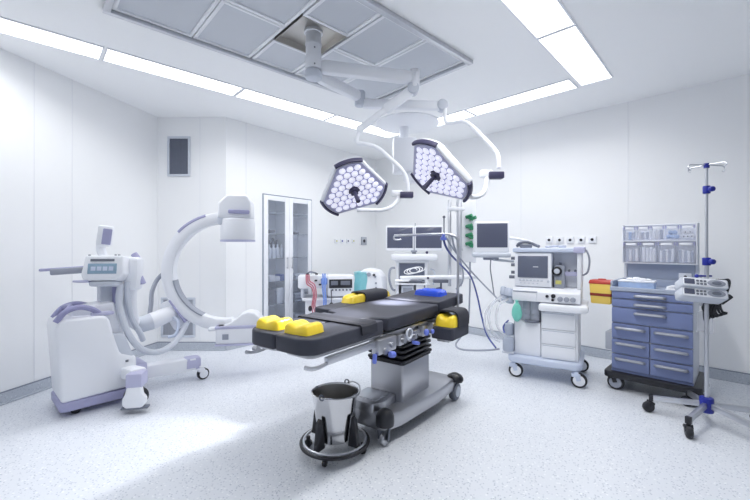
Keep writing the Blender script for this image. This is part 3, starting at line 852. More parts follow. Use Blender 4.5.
# dark covers
def cuff(x0, x1, yc, hw, z0, hz, sides, name, label):
    def fn(u, v):
        a = PI * (1 - v) if sides else PI * (.06 + .88 * (1 - v))
        cx_ = math.cos(a); sn = math.sin(a)
        k = (abs(cx_) ** 4 + abs(sn) ** 4) ** -.25 if sides else (abs(cx_) ** 5 + abs(sn) ** 5) ** -.2
        return V((x0 + (x1 - x0) * u + .006 * math.sin(v * 9), yc + hw * cx_ * k, z0 + hz * sn * k))
    g = MB().grid(fn, 6, 24, .012)
    o = g.build(name, 'drape'); o.location = OT.location; o.rotation_euler = OT.rotation_euler
    return tag(o, label, 'cover')
cuff(-.05, .27, .39, .088, ZP + .092, .08, True, 'arm_cover', 'dark padded cover over the yellow pad of the far arm board')
cuff(.09, .29, -.367, .094, ARZ + .085, .125, True, 'arm_cover', 'dark arched cuff over the yellow pad of the near arm board')

# ------------------------------------------------------------------ kick bucket and its ring stand
bx, by = G(335, 441, .06).x, G(335, 441, .06).y
t = thing('bucket_stand', 'round black ring stand on castors carrying the steel bucket', 'bucket stand', (bx, by, 0), R(12))
q = MB().tube([(.222 * math.cos(2 * PI * k / 24), .222 * math.sin(2 * PI * k / 24), .065) for k in range(24)], .011, 10, 3, True); q.build('bumper_ring', 'dark', t)
MB().tube([(.205 * math.cos(2 * PI * k / 24), .205 * math.sin(2 * PI * k / 24), .078) for k in range(24)], .008, 8, 3, True).build('steel_ring', 'alu', t)
for k in range(4):
    a = R(45 + 90 * k); ca_, sa_ = math.cos(a), math.sin(a)
    MB().beam((.10 * ca_, .10 * sa_, .078), (.205 * ca_, .205 * sa_, .078), .016, .008, .002).build('spoke', 'alu', t)
    m = Matrix.Translation((.0, 0, 0)) @ Matrix.Rotation(a, 4, 'Z')
    w = MB().prism([(.118, .07), (.195, .07), (.190, .10), (.170, .24), (.150, .265), (.1445, .255)], -.035, m @ Matrix.Translation((0, -.0175, 0)) @ XZ, .005)
    w.build('holder_fin', 'dark', t)
    a2 = a + .35
    cxx, cyy = .19 * math.cos(a2), .19 * math.sin(a2)
    cs = MB().cyl((cxx, cyy, .026), (cxx, cyy, .07), .014, seg=10)
    tx, ty = -math.sin(a2) * .012, math.cos(a2) * .012
    cs.cyl((cxx - tx, cyy - ty, .026), (cxx + tx, cyy + ty, .026), .026, seg=18, bev=.004)
    cs.build('castor', 'darkrub', t)
t = thing('kick_bucket', 'polished steel bucket with a wire handle standing in the ring stand', 'bucket', (bx, by, .085), R(64))
th = .004
MB().lathe([(0, 0), (.102, 0), (.108, .006), (.150, .30), (.156, .303), (.157, .311), (.150, .313), (.146, .305), (.105, .012), (0, .008)], None, 44).build('pail', 'steelmirror', t)
MB().lathe([(0, .0095), (.104, .0135), (.1445, .303)], None, 44).build('pail_inside', 'steelin', t)
q = MB().tube([(.160, 0, .31), (.163, -.05, .325), (.128, -.115, .318), (0, -.170, .308), (-.128, -.115, .318), (-.163, -.05, .325), (-.160, 0, .31)], .0045, 8); q.build('bail_handle', 'steel', t)
for s in (-1, 1):
    MB().tube([(s * .157 + .016 * math.cos(2 * PI * k / 10) * 0, .016 * math.cos(2 * PI * k / 10), .318 + .016 * math.sin(2 * PI * k / 10)) for k in range(10)], .005, 8, 3, True).build('ear_ring', 'midgrey', t)
# ------------------------------------------------------------------ twin-head surgical lamp
t = thing('surgical_lamp', 'white ceiling surgical lamp with two three-lobed led heads on jointed arms', 'surgical lamp', (MCEN.x, MCEN.y, CZ))
cx, cy = MCEN.x, MCEN.y
def col(px, py): return P(px, py, cy)
ztop = CZ + .04
q = MB().cyl((cx, cy, 2.86), (cx, cy, ztop), .062, seg=28); q.cyl((cx, cy, 2.97), (cx, cy, 2.985), .066, seg=28); q.cyl((cx, cy, ztop - .02), (cx, cy, ztop), .075, seg=28)
q.build('mount_tube', 'white', t, world=True)
q = MB().cyl((cx, cy, 2.78), (cx, cy, 2.88), .066, seg=28, bev=.008); q.build('upper_hub', 'white', t, world=True)
q = MB().cyl((cx, cy, 2.70), (cx, cy, 2.775), .068, seg=28, bev=.02); q.build('lower_hub', 'palegrey', t, world=True)
for z in (2.93, 2.80): MB().cyl((cx + .02, cy - .066, z), (cx + .02, cy - .06, z), .006, seg=8).build('screw', 'midgrey', t, world=True)
a0 = V((cx, cy, 2.81)); a1 = P(412, 79, 3.22); a1.z = 2.80
MB().beam(a0 + (a1 - a0).normalized() * .05, a1, .085, .115, .035).build('arm', 'white', t, world=True)
q = MB().cyl(a1 + V((0.02, 0, -.085)), a1 + V((0.02, 0, .07)), .045, seg=20, bev=.01)
for k in range(4): q.cyl(a1 + V((.03, -.05, .03 - .022 * k)), a1 + V((.03, -.043, .03 - .022 * k)), .006, seg=6)
q.build('arm_joint', 'white', t, world=True)
b0 = V((cx, cy, 2.745)); b1 = P(360, 99, 3.43); b1.z = 2.72
MB().beam(b0 + (b1 - b0).normalized() * .05, b1, .075, .10, .03).build('arm', 'white', t, world=True)
MB().cyl(b1 + V((0, 0, -.085)), b1 + V((0, 0, .055)), .048, seg=20, bev=.012).build('arm_joint', 'palegrey', t, world=True)
# spring arms
c0 = a1 + V((.0, .01, -.10)); c1 = P(360, 129, 3.26)
q = MB().beam(c0, c0.lerp(c1, .52), .06, .085, .02); q.build('spring_arm', 'white', t, world=True)
MB().beam(c0.lerp(c1, .40), c1, .045, .055, .014).build('spring_arm_sleeve', 'white', t, world=True)
MB().cyl(c0 + V((0.01, -.05, .01)), c0 + V((0.01, .05, .01)), .05, seg=20, bev=.01).build('spring_joint', 'palegrey', t, world=True)
MB().cyl(c1 + V((0, -.025, 0)), c1 + V((0, .025, 0)), .03, seg=16, bev=.005).build('wrist_joint', 'white', t, world=True)
d0 = b1 + V((.02, 0, -.06)); d1 = P(442, 106, 3.46)
MB().beam(d0, d1, .07, .085, .022).build('spring_arm', 'white', t, world=True)
MB().cyl(d1 + V((0, -.05, 0)), d1 + V((0, .05, 0)), .05, seg=20, bev=.01).build('spring_joint', 'palegrey', t, world=True)
# tubes that carry the heads
q = MB().tube([c1, P(357, 138, 3.26), P(358, 143, 3.26), P(366, 144, 3.26), P(378, 148, 3.27), P(392, 160, 3.28), P(402, 170, 3.29), P(407, 180, 3.30), P(408, 192, 3.30)], .017, 12)
q.build('yoke_tube', 'white', t, world=True)
q = MB().tube([d1 + V((.04, -.02, .03)), P(445, 112, 3.42), P(446, 122, 3.40), P(452, 123, 3.36), P(463, 121.5, 3.25), P(472, 126, 3.16), P(484, 138, 3.05), P(495, 150, 2.95), P(498.5, 158, 2.90), P(499, 168, 2.88)], .016, 12)
q.build('yoke_tube', 'white', t, world=True)
def dark_joint(px, py, d, dx):
    o = MB().box(P(px - dx * 9.5, py - 1.5, d), (.10, .06, .055), None, .014).build('yoke_joint', 'white', t, world=True)
    MB().box(P(px, py, d - .01), (.115 if dx > 0 else .1, .07, .052), None, .008).build('joint_cover', 'indigo', o, world=True)
dark_joint(406.5, 195, 3.28, 1)
dark_joint(495.5, 175.5, 2.86, 1)
q = MB().tube([P(398, 194.5, 3.28), P(397.5, 200, 3.26), P(391, 207, 3.22), P(381, 210, 3.17), P(368, 210, 3.12), P(357, 210, 3.10)], .017, 12); q.build('yoke_tube', 'white', t, world=True)
q = MB().tube([P(487, 174.5, 2.86), P(486.5, 183, 2.83), P(484, 192, 2.77), P(478, 196.5, 2.70), P(471, 197, 2.66)], .018, 12); q.build('yoke_tube', 'white', t, world=True)

def lamp_head(cen, ax, bx_, n):
    ax, bx_, n = ax.normalized(), bx_.normalized(), n.normalized()
    bx_ = n.cross(ax).normalized()
    m = frame_m(cen, ax, bx_, n)
    Rr = .284
    def out(r, hw, k=5):
        o = []
        for c in (90, 210, 330):
            for i in range(k + 1):
                a = R(c - hw + 2 * hw * i / k); o.append((r * math.cos(a), r * math.sin(a)))
            a = R(c + 60); o.append((r * .79 * math.cos(a), r * .79 * math.sin(a)))
        return o
    q = MB().prism(out(Rr, 23), .05, m @ Matrix.Translation((0, 0, -.05)), .012, 3)
    q.prism(out(Rr * .86, 22), .035, m @ Matrix.Translation((0, 0, -.083)), .02, 3)
    h = q.build('lamp_head', 'white', t, world=True)
    MB().prism(out(Rr * .93, 22), .006, m @ Matrix.Translation((0, 0, -.001))).build('led_backing', 'ledface', h, world=True)
    for c in (90, 210, 330):
        g = MB(); bm = g.bm; rings = []
        for i in range(11):
            a = R(c - 22.5 + 45 * i / 10); rr = []
            for (r, z) in ((Rr - .014, .004), (Rr - .006, .014), (Rr + .006, .012), (Rr + .012, .0), (Rr + .010, -.022), (Rr - .004, -.03)):
                v = m @ V((r * math.cos(a), r * math.sin(a), z)); rr.append(bm.verts.new(v))
            rings.append(rr)
        for A, B in zip(rings, rings[1:]):
            for k in range(6): bm.faces.new((A[k], A[(k + 1) % 6], B[(k + 1) % 6], B[k]))
        bm.faces.new(rings[0]); bm.faces.new(rings[-1][::-1]); bmesh.ops.recalc_face_normals(bm, faces=bm.faces)
        g.build('bumper', 'indigo', h, world=True)
    # hexagonal field of lenses
    s = .062
    o_ = out(Rr * .90, 22)
    def inside(x, y):
        c_ = False; j = len(o_) - 1
        for i in range(len(o_)):
            if (o_[i][1] > y) != (o_[j][1] > y) and x < (o_[j][0] - o_[i][0]) * (y - o_[i][1]) / (o_[j][1] - o_[i][1]) + o_[i][0]: c_ = not c_
            j = i
        return c_
    base_me = None
    for i in range(-7, 8):
        for j in range(-7, 8):
            x = s * (i + .5 * (j % 2)); y = s * .866 * j
            if math.hypot(x, y) < .045: continue
            if not all(inside(x + .02 * math.cos(k), y + .02 * math.sin(k)) for k in range(6)): continue
            mm = Matrix.Translation((x, y, .004))
            if base_me is None:
                lens = MB().lathe([(0, .018), (.012, .017), (.020, .012), (.024, .004), (.027, .004), (.027, 0), (0, 0)], None, 18)
                o = lens.build('led_lens', 'led', h); base_me = o.data
            else:
                o = bpy.data.objects.new('led_lens', base_me); C.objects.link(o); o.parent = h
            o.matrix_local = WM[t].inverted() @ m @ mm
    q = MB().lathe([(0, .03), (.03, .03), (.036, .022), (.036, 0), (0, 0)], m, 20)
    for k in range(6): q.cyl(m @ V((.034 * math.cos(k * PI / 3), .034 * math.sin(k * PI / 3), .004)), m @ V((.034 * math.cos(k * PI / 3), .034 * math.sin(k * PI / 3), .022)), .014, seg=10)
    hub = q.build('handle_hub', 'indigo', h, world=True)
    q = MB().cyl(m @ V((0, 0, .03)), m @ V((0, 0, .15)), .014, .019, seg=14, bev=.004); q.build('grip', 'indigo', hub, world=True)
    return m
def lobes(T, R_, L_):
    T, R_, L_ = P(*T), P(*R_), P(*L_); c = (T + R_ + L_) / 3
    a = (R_ - L_).normalized(); b = T - c; b = (b - a * b.dot(a)).normalized()
    return c, a, b, a.cross(b)
H1 = lamp_head(*lobes((349, 164, 2.88), (386, 193, 3.21), (325, 210, 3.15)))
H2 = lamp_head(*lobes((422, 143, 2.60), (470, 194, 2.66), (420, 184, 3.02)))

# ------------------------------------------------------------------ ceiling supply pendant behind the table
c0 = P(404, 150, 5.15); px_, py_ = c0.x, c0.y
t = thing('ceiling_pendant', 'white ceiling supply pendant with round cover disc, vertical poles and a shelf', 'supply pendant', (px_, py_, CZ))
q = MB().lathe([(0, -.06), (.22, -.06), (.40, -.03), (.43, -.012), (.43, 0), (0, 0)], Matrix.Translation((px_ + .05, py_, CZ)), 40); q.build('cover_disc', 'white', t, world=True)
MB().cyl((px_, py_, 2.80), (px_, py_, CZ - .04), .062, seg=24).build('drop_tube', 'white', t, world=True)
MB().span(px_ - .15, px_ + .16, py_ - .14, py_ + .14, 2.36, 2.82, .02).build('bearing_box', 'white', t, world=True)
sx, sy = P(462, 230, 4.9).x, 4.9
MB().beam((px_, py_, 2.30), (sx, sy, 2.26), .18, .14, .03).build('arm', 'white', t, world=True)
MB().cyl((sx, sy, 1.98), (sx, sy, 2.33), .07, seg=24, bev=.01).build('drop_joint', 'white', t, world=True)
hb = MB().span(sx - .05, sx + .16, sy - .10, sy + .14, 1.15, 1.99, .012).build('supply_head', 'white', t, world=True)
for (px, py) in ((471, 218), (471, 227.5), (471, 236.5), (471, 245)):
    p = P(px, py, sy - .13)
    q = MB()
    for s in (-1, 1):
        q.cyl(p + V((s * .025 - .03, .03, -.012 * s)), p + V((s * .025 + .03, -.03, .02 - .012 * s)), .022, seg=12, bev=.003)
    q.box(p, (.07, .04, .05), (0, .5, 0), .008)
    q.build('gas_coupler', 'green', t, world=True)
for (px, z0, z1, r) in ((449.5, .86, 1.94, .022), (459.5, .86, 1.94, .030)):
    p = P(px, 230, 4.70)
    q = MB().cyl((p.x, p.y, z0), (p.x, p.y, z1), r, seg=16, bev=.004)
    q.cyl((p.x, p.y, 1.30), (p.x, p.y, 1.33), r * 1.4, seg=16)
    q.build('pole', 'alu', t, world=True)
q = MB(); p0, p1 = P(447, 209, 4.70), P(464, 209, 4.70)
q.box((p0 + p1) / 2, ((p1 - p0).length, .06, .05), None, .01); q.beam((p0 + p1) / 2, V((sx, sy, 1.86)), .06, .06, .01)
q.build('pole_bridge', 'white', t, world=True)
p = P(444, 217, 4.6); q = MB().cyl(p + V((0, 0, -.28)), p, .008, seg=10); q.sph(p, .018); q.build('aerial', 'midgrey', t, world=True)
# shelf arm with its grey clamps
sh = MB(); s0, s1 = P(401, 278, 4.55), P(474, 276.5, 4.62)
sh.beam(s0, s1, .22, .035, .010); sh.beam(P(395, 281, 4.5), P(410, 280, 4.5), .2, .02, .006)
so = sh.build('shelf', 'white', t, world=True)
MB().beam(P(409, 281.5, 4.42), P(422, 281.5, 4.42), .08, .035, .008).build('shelf_clamp', 'midgrey', so, world=True)
MB().beam(P(433, 281, 4.42), P(448, 281, 4.42), .08, .04, .008).build('shelf_clamp', 'midgrey', so, world=True)
q = MB().sph(P(474, 277, 4.56), .02); q.sph(P(428, 278, 4.42), .014); q.build('shelf_stop', 'indigo', so, world=True)
q = MB().cyl(P(441, 282, 4.5), P(441, 292, 4.5), .012, seg=10); q.cyl(P(436, 289, 4.5), P(441, 288, 4.5), .014, seg=10); q.build('shelf_hook', 'midgrey', so, world=True)
MB().cyl((P(470, 262, 4.78).x, 4.78, .955), (P(470, 262, 4.78).x, 4.78, 1.16), .012, seg=10).build('hose_stub', 'grey', t, world=True)
# coil of white leads lying on the shelf
pc = P(410, 276, 4.5); q = MB()
pts = []
for k in range(40):
    a = 2 * PI * k / 13; pts.append(V((pc.x + .085 * math.cos(a) + k * .0025, pc.y + .04 * math.sin(a), pc.z + .055 + .035 * math.sin(a * 1.0 + .5) + k * .0006)))
q.tube(pts, .0055, 8, 3)
lc = solo('coiled_lead', q, 'offwhite', 'loose coil of white lead lying on the pendant shelf before the dark screen', 'cable')

# ------------------------------------------------------------------ hoses running from the screen frame to the anaesthesia machine
def hose(name, pts, r, m_, label, cat='hose', grp=None):
    return solo(name, MB().tube([P(*p) for p in pts], r, 10), m_, label, cat, (0, 0, 0), 0, grp)
hose('supply_hose', [(443.5, 239, 3.22), (446, 247, 3.3), (452, 256, 3.5), (462, 266, 3.8), (471, 277, 4.1), (477, 295, 4.3), (482, 318, 4.3), (487, 335, 4.25), (496, 348, 4.15)], .0095, 'navy', 'navy blue hose hanging from the screen frame down to the anaesthesia machine')
hose('supply_hose', [(446, 237, 3.2), (452, 247, 3.4), (460, 258, 3.7), (470, 270, 4.0), (483, 284, 4.1), (493, 294, 4.05), (500, 302, 4.0)], .008, 'grey', 'dark grey hose slanting straight from the screen frame to the breathing block')
hose('supply_hose', [(470, 278, 4.78), (469.5, 300, 4.78), (468, 322, 4.75), (462, 335, 4.7), (456, 344, 4.6), (460, 349, 4.45), (475, 350.5, 4.32), (490, 350, 4.25), (499, 349, 4.15)], .011, 'grey', 'grey hose dropping from the pendant and curving along the floor')
hose('supply_hose', [(452, 236, 3.25), (454, 246, 3.5), (459, 258, 3.8), (463, 272, 4.2), (462, 283, 4.4), (456, 289, 4.45)], .009, 'grey', 'short grey hose looping behind the pole of the screen frame')
p = P(443.5, 238.5, 3.22)
cl = MB().box(p, (.05, .04, .03), None, .006); cl.box(p + V((0, 0, .02)), (.02, .05, .03), None, .005)
solo('hose_clip', cl, 'lever', 'small blue clip on the bar of the screen frame holding the hoses', 'clip')
# ------------------------------------------------------------------ video tower with two monitors
TX, TY = P(414, 300, 5.9).x, 5.9
t = thing('video_tower', 'white video tower with twin monitors in front of the far corner', 'video tower', (TX, TY, 0), R(-6))
T = WM[t].inverted()
def zy(py, d=5.9): return EYE - (py - HOR) * d / F
b_ = MB().span(-.30, .30, -.05, .45, .16, .26, .02); b_.build('base', 'palegrey', t)
for (x, y) in ((-.25, 0), (.25, 0), (-.25, .4), (.25, .4)): caster(t, x, y, .05, .03, .6, 'dark', .03, 'grey')
q = MB(); q.span(-.28, -.24, -.02, .42, .26, 1.16, .01); q.span(.17, .21, -.02, .42, .26, 1.16, .01); q.span(-.24, .17, .38, .42, .26, 1.16, .01); q.build('frame', 'white', t)
MB().span(-.36, .36, -.10, .44, 1.14, 1.24, .03).build('top_shelf', 'white', t)
MB().span(-.30, .24, -.02, .40, 1.10, 1.14, .01).build('hood', 'white', t)
d = MB().span(-.24, .17, -.01, .30, .80, 1.10, .012).build('recorder', 'grey', t)
MB().span(-.225, .155, -.018, -.008, .815, 1.085, .004).build('recorder_screen', 'screen', d)
for z in (.78, .52): MB().span(-.30, .25, -.06, .40, z - .025, z, .006).build('shelf', 'white', t)
d = MB().span(-.20, .0, -.02, .30, .54, .74, .01).build('light_source', 'palegrey', t); MB().span(-.17, -.03, -.026, -.018, .58, .71).build('front_panel', 'grey', d)
MB().span(.03, .16, -.03, .30, .53, .75, .015).build('pump_unit', 'white', t)
MB().span(-.22, .16, -.02, .30, .28, .46, .01).build('printer', 'palegrey', t)
MB().tube([(-.30, .02, 1.02), (-.37, .0, 1.0), (-.39, .0, .85), (-.35, .0, .70), (-.30, .02, .66)], .018, 8).build('side_handle', 'grey', t)
MB().tube([(.26, .05, 1.0), (.31, .02, .98), (.33, .02, .86), (.30, .05, .76)], .014, 8).build('side_handle', 'palegrey', t)
q = MB().cyl((.0, .20, 1.24), (.0, .20, 1.42), .035, seg=16); q.span(-.42, .42, .14, .20, 1.46, 1.52, .01); q.cyl((.0, .20, 1.42), (.0, .20, 1.66), .03, seg=14); q.build('monitor_mount', 'grey', t)
for s, x, yaw in ((-1, -.225, .04), (1, .232, -.04)):
    mm = Matrix.Translation((x, .08, 1.49)) @ Matrix.Rotation(yaw, 4, 'Z')
    q = MB().box((0, 0, 0), (.445, .05, .40), None, .014); q.bm.transform(mm); o = q.build('monitor', 'white', t)
    q = MB().box((0, -.026, .008), (.405, .006, .330), None, .002); q.bm.transform(mm); q.build('screen', 'screendark', o)
    q = MB().box((0, .045, 0), (.30, .05, .28), None, .02); q.bm.transform(mm); q.build('monitor_back', 'palegrey', o)
MB().box((-.0, -.0, 1.285), (.10, .06, .03), None, .008).build('mount_latch', 'grey', t)
MB().sph((.20, -.05, 1.265), .022).build('knob', 'indigo', t)
MB().cyl((.02, .2, 1.66), (.02, .2, 1.74), .008, seg=8).build('aerial', 'grey', t)

# ------------------------------------------------------------------ low trolley with lines at the left
q0 = P(331, 300, 5.55)
t = thing('perfusion_trolley', 'white equipment trolley with black display panel and hanging red and blue lines', 'equipment trolley', (q0.x, q0.y, 0), R(8))
q = MB().span(-.38, .33, .0, .45, .10, .60, .02); q.span(-.42, .36, -.04, .48, .56, .60, .01); q.build('cabinet', 'white', t)
for (x, y) in ((-.3, .05), (.27, .05), (-.3, .4), (.27, .4)): caster(t, x, y, .045, .03, .4, 'dark', .01, 'grey')
MB().span(-.48, -.05, -.02, .32, .74, .93, .02).build('left_unit', 'white', t)
MB().span(-.05, .34, -.05, .34, .62, .93, .02).build('console', 'white', t)
MB().span(-.44, -.40, .0, .3, .60, .76, .006).build('unit_post', 'palegrey', t)
MB().span(-.1, -.06, .0, .3, .60, .76, .006).build('unit_post', 'palegrey', t)
MB().span(-.03, .31, -.058, -.046, .745, .875, .006).build('display_panel', 'dark', t)
q = MB()
for (x, w) in ((.0, .10), (.14, .14)): q.span(x, x + w, -.062, -.056, .79, .85, .003)
q.build('display', 'midgrey', t)
q = MB()
for k in range(6): q.cyl((.02 + k * .052, -.07, .72), (.02 + k * .052, -.05, .72), .014, seg=10)
q.build('knob', 'midgrey', t)
q = MB()
for (x, z) in ((-.34, .955), (-.21, .955), (-.22, .86), (-.13, .87), (-.16, .80)): q.box((x, -.03, z), (.04, .04, .022), None, .006)
q.build('clamp', 'dark', t)
MB().tube([(-.35, -.03, .955), (-.30, -.03, .985), (-.21, -.03, .965)], .012, 8).build('bow_handle', 'midgrey', t)
for k, (dx, dz) in enumerate(((0, 0), (.022, .02), (-.02, -.02))):
    MB().tube([(-.34 + dx, -.045, .95), (-.33 + dx, -.07, .84 + dz), (-.26 + dx, -.085, .78 + dz), (-.235 + dx, -.09, .65), (-.255 + dx, -.09, .50), (-.22 + dx * 2, -.09, .38)], .009, 8).build('red_line', 'redhose', t, label='pink red line')
for k, dx in enumerate((-.02, .01)):
    MB().tube([(-.10 + dx, -.05, .96), (-.095 + dx, -.075, .86), (-.10 + dx, -.08, .74), (-.085 + dx, -.08, .58), (-.09 + dx, -.08, .42)], .012, 8).build('blue_line', 'bluehose', t, label='blue line')
q = MB().box((-.10, -.06, .85), (.09, .03, .10), None, .02); q.build('line_holder', 'bluehose', t)
MB().tube([(.0, -.065, .72), (.005, -.08, .62), (.0, -.08, .52)], .006, 6).build('bulb_cord', 'dark', t)
MB().sph((.005, -.08, .50), .035, (1, 1, 1.2)).build('hand_bulb', 'dark', t)
MB().sph((-.30, -.09, .46), .03, (1, .8, 1.4)).build('hand_bulb', 'dark', t)

q0 = P(368, 300, 5.75)
t = thing('warming_unit', 'rounded white machine with a teal cloth over its left side', 'medical machine', (q0.x, q0.y, 0), R(-12))
MB().prism([(-.20, .10), (-.20, .80), (-.16, .94), (-.05, 1.02), (.14, .99), (.22, .90), (.24, .70), (.24, .10)], .38, Matrix.Translation((0, .36, 0)) @ XZ, .03, 3).build('body', 'white', t)
for (x, y) in ((-.14, .03), (.17, .03), (-.14, .3), (.17, .3)): caster(t, x, y, .045, .03, .4, 'dark', .01, 'grey')
for (x, z, r) in ((.02, .93, .03), (.12, .90, .016), (.13, .80, .016), (.13, .73, .016)):
    MB().cyl((x, -.035, z), (x, -.015, z), r, seg=14).build('dial', 'grey', t)
MB().cyl((.10, -.045, .925), (.10, -.02, .925), .018, seg=12).build('plug', 'dark', t)
p = WM[t] @ V((-.12, .16, 0))
g = MB().grid(lambda u, v: V((-.085 + .19 * u + .01 * math.sin(v * 7), -.02 - .20 + .40 * (v if v < .5 else .5) * .1 if False else -.205 + .02 * math.sin(u * 8), .96 - .36 * v - .03 * abs(u - .5))), 10, 12, .008)
g.span(-.095, .10, -.205, .10, .955, .965, .004)
solo('drape_cloth', g, 'teal', 'teal cloth hanging over the left side of the rounded white machine', 'cloth', p, R(-12))

# ------------------------------------------------------------------ anaesthesia machine
AR = R(-31)
ax0, ay0 = 1.70, 3.77
t = thing('anaesthesia_machine', 'white anaesthesia machine on a pale blue wheeled base with a grey screen', 'anaesthesia machine', (ax0, ay0, 0), AR)
t.scale = (1.015, 1, 1)
AM = WM[t]; Ai = AM.inverted()
bo = rrect(-.345, .335, -.05, .60, .08, 5)
MB().prism(bo, .075, Matrix.Translation((0, 0, .155)), .02, 3).build('base_plate', 'paleblue', t)
for (x, y) in ((-.29, .0), (.28, -.01), (.28, .53), (-.29, .53)): caster(t, x, y, .07, .045, .0 if x > 0 else 0.1, 'black', .02, 'white', 'paleblue')
MB().span(-.285, -.035, .03, .52, .23, .575, .012).build('left_cabinet', 'white', t)
MB().span(-.03, .30, .02, .54, .23, .715, .012).build('drawer_cabinet', 'offwhite', t)
for (z0, z1) in ((.235, .375), (.38, .525), (.53, .70)):
    d = MB().span(-.025, .275, .0, .03, z0, z1, .008).build('drawer', 'white', t)
    MB().span(-.015, .265, -.003, .004, z1 - .016, z1 - .006, .002).build('pull_lip', 'palegrey', d)
MB().span(-.045, .37, -.08, .56, .715, .785, .02).build('worktop', 'white', t)
MB().span(.31, .385, -.085, .1, .728, .782, .02).build('worktop_grip', 'offwhite', t)
# absorber in a recess at the left
MB().span(-.285, -.045, .14, .52, .575, .80, .008).build('recess', 'palegrey', t)
for (x, r) in ((-.165, .045), (-.095, .052)):
    q = MB().lathe([(0, 0), (r, 0), (r, .02), (r * .92, .025), (r * .92, .06), (r, .065), (r, .10), (r * .92, .105), (r * .92, .17), (r, .175), (r, .205), (0, .205)], Matrix.Translation((x, .06, .60)), 24); q.build('absorber', 'grey', t)
MB().lathe([(0, -.012), (.07, -.012), (.075, 0), (.07, .012), (0, .012)], Matrix.Translation((-.12, .05, .59)), 24).build('absorber_ring', 'midgrey', t)
# flow panel shelf
q = MB().prism([(-.02, .795), (-.02, .895), (.05, .93), (.46, .93), (.46, .795)], .62, Matrix.Translation((-.30, 0, 0)) @ YZ, .012); q.build('flow_shelf', 'white', t)
q = MB().span(-.285, -.065, -.035, -.015, .80, .89, .008); q.build('breathing_block', 'white', t)
MB().span(-.29, -.06, -.037, .03, .892, .90).build('block_edge', 'grey', t)
for (x, z, r) in ((.03, .86, .014), (.085, .865, .020), (.08, .825, .012)):
    MB().cyl((x, -.04, z), (x, -.015, z), r, seg=14).build('valve', 'dark', t)
for x in (.145, .20, .255):
    o = MB().cyl((x, -.05, .84), (x, -.018, .84), .024, seg=20, bev=.004).build('flow_knob', 'grey', t)
# upper housing with the screen
MB().span(-.29, .06, .16, .46, .93, 1.30, .01).build('monitor_housing', 'offwhite', t)
o = MB().prism([(.11, .925), (.05, .95), (.07, 1.29), (.17, 1.29), (.17, .925)], .35, Matrix.Translation((-.29, 0, 0)) @ YZ, .008).build('screen_bezel', 'white', t)
mm = Matrix.Translation((-.115, .061, 1.145)) @ Matrix.Rotation(R(-3.4), 4, 'X')
q = MB().box((0, -.002, 0), (.285, .012, .225), None, .003); q.bm.transform(mm); q.build('screen', 'screen', o)
q = MB().box((.03, -.0085, .0), (.05, .003, .006)); q.bm.transform(mm); q.build('screen_mark', 'offwhite', o)
q = MB()
for k in range(7): q.span(-.245 + k * .034, -.22 + k * .034, .046, .058, .998, 1.012, .002)
for k in range(5): q.span(-.235 + k * .04, -.22 + k * .04, .045, .058, .972, .98, .001)
q.cyl((.033, .035, 1.0), (.033, .056, 1.0), .012, seg=12)
q.build('key', 'palegrey', o)
q = MB().span(.06, .32, .27, .46, .93, 1.30, .008); q.span(.285, .325, .06, .46, .93, 1.30, .012); q.build('vaporizer_wall', 'white', t)
MB().span(-.31, .34, .05, .48, 1.295, 1.34, .012).build('top_shelf', 'paleblue', t)
MB().span(.255, .35, .03, .49, 1.29, 1.352, .012).build('shelf_corner', 'lav', t)
# vaporizer
o = MB().box((.125, .19, 1.045), (.10, .13, .24), None, .02, 3).build('vaporizer', 'grey', t)
MB().cyl((.105, .10, 1.105), (.105, .13, 1.105), .046, seg=24, bev=.006).build('vaporizer_dial', 'dark', o)
MB().cyl((.105, .095, 1.105), (.105, .10, 1.105), .027, seg=20).build('dial_cap', 'palegrey', o)
q = MB().span(.09, .145, .118, .126, .97, 1.01, .004); q.build('filler_label', 'label', o)
MB().cyl((.13, .19, 1.16), (.13, .19, 1.19), .014, seg=12).build('vaporizer_lock', 'midgrey', o)
MB().span(.17, .30, .16, .20, 1.055, 1.10, .006).build('vaporizer_rail', 'lav', t)
for x in (.21, .265): MB().cyl((x, .15, 1.11), (x, .19, 1.11), .012, seg=10).build('rail_screw', 'midgrey', t)
MB().tube([(.32, .25, 1.32), (.36, .25, 1.31), (.385, .25, 1.22), (.37, .25, 1.10), (.325, .26, 1.06)], .009, 8).build('side_tube', 'grey', t)
# breathing connections at the left side
for (z, dx) in ((1.23, 0), (1.16, 0), (1.08, 0), (1.03, -.02)): MB().cyl((-.33 + dx, .10, z), (-.285, .10, z), .017, seg=12).build('port', 'midgrey', t)
q = MB()
for (x, z, r) in ((-.345, .86, .05), (-.38, .82, .04), (-.33, .80, .04), (-.40, .88, .03)): q.cyl((x, .02, z - .04), (x, .06, z + .04), r, seg=16, bev=.008)
q.build('valve_block', 'cloudy', t)
q = MB().lathe([(0, 0), (.05, 0), (.055, .01), (.055, .12), (.045, .14), (.02, .145), (0, .145)], Matrix.Translation((-.345, .02, .255)), 20); q.build('suction_jar', 'cloudy', t)
q = MB().lathe([(0, 0), (.045, 0), (.05, .01), (.05, .11), (.04, .125), (0, .13)], Matrix.Translation((-.35, .09, .41)), 20); q.build('suction_jar', 'cloudy', t)
MB().span(-.40, -.28, -.03, .16, .235, .255, .006).build('jar_tray', 'palegrey', t)
q = MB().span(-.295, -.28, .05, .12, .25, .57, .004); q.build('jar_rail', 'grey', t)
for pts in ([(-.36, .03, .83), (-.48, -.04, .76), (-.52, -.08, .62), (-.49, -.08, .47), (-.42, -.02, .37)], [(-.34, .0, .80), (-.42, -.08, .74), (-.44, -.10, .58), (-.41, -.08, .48), (-.37, 0, .42)], [(-.39, .03, .85), (-.54, .0, .70), (-.58, -.02, .54), (-.52, -.02, .40), (-.43, .02, .34)]):
    MB().tube(pts, .014, 10).build('breathing_hose', 'hoseclear', t)
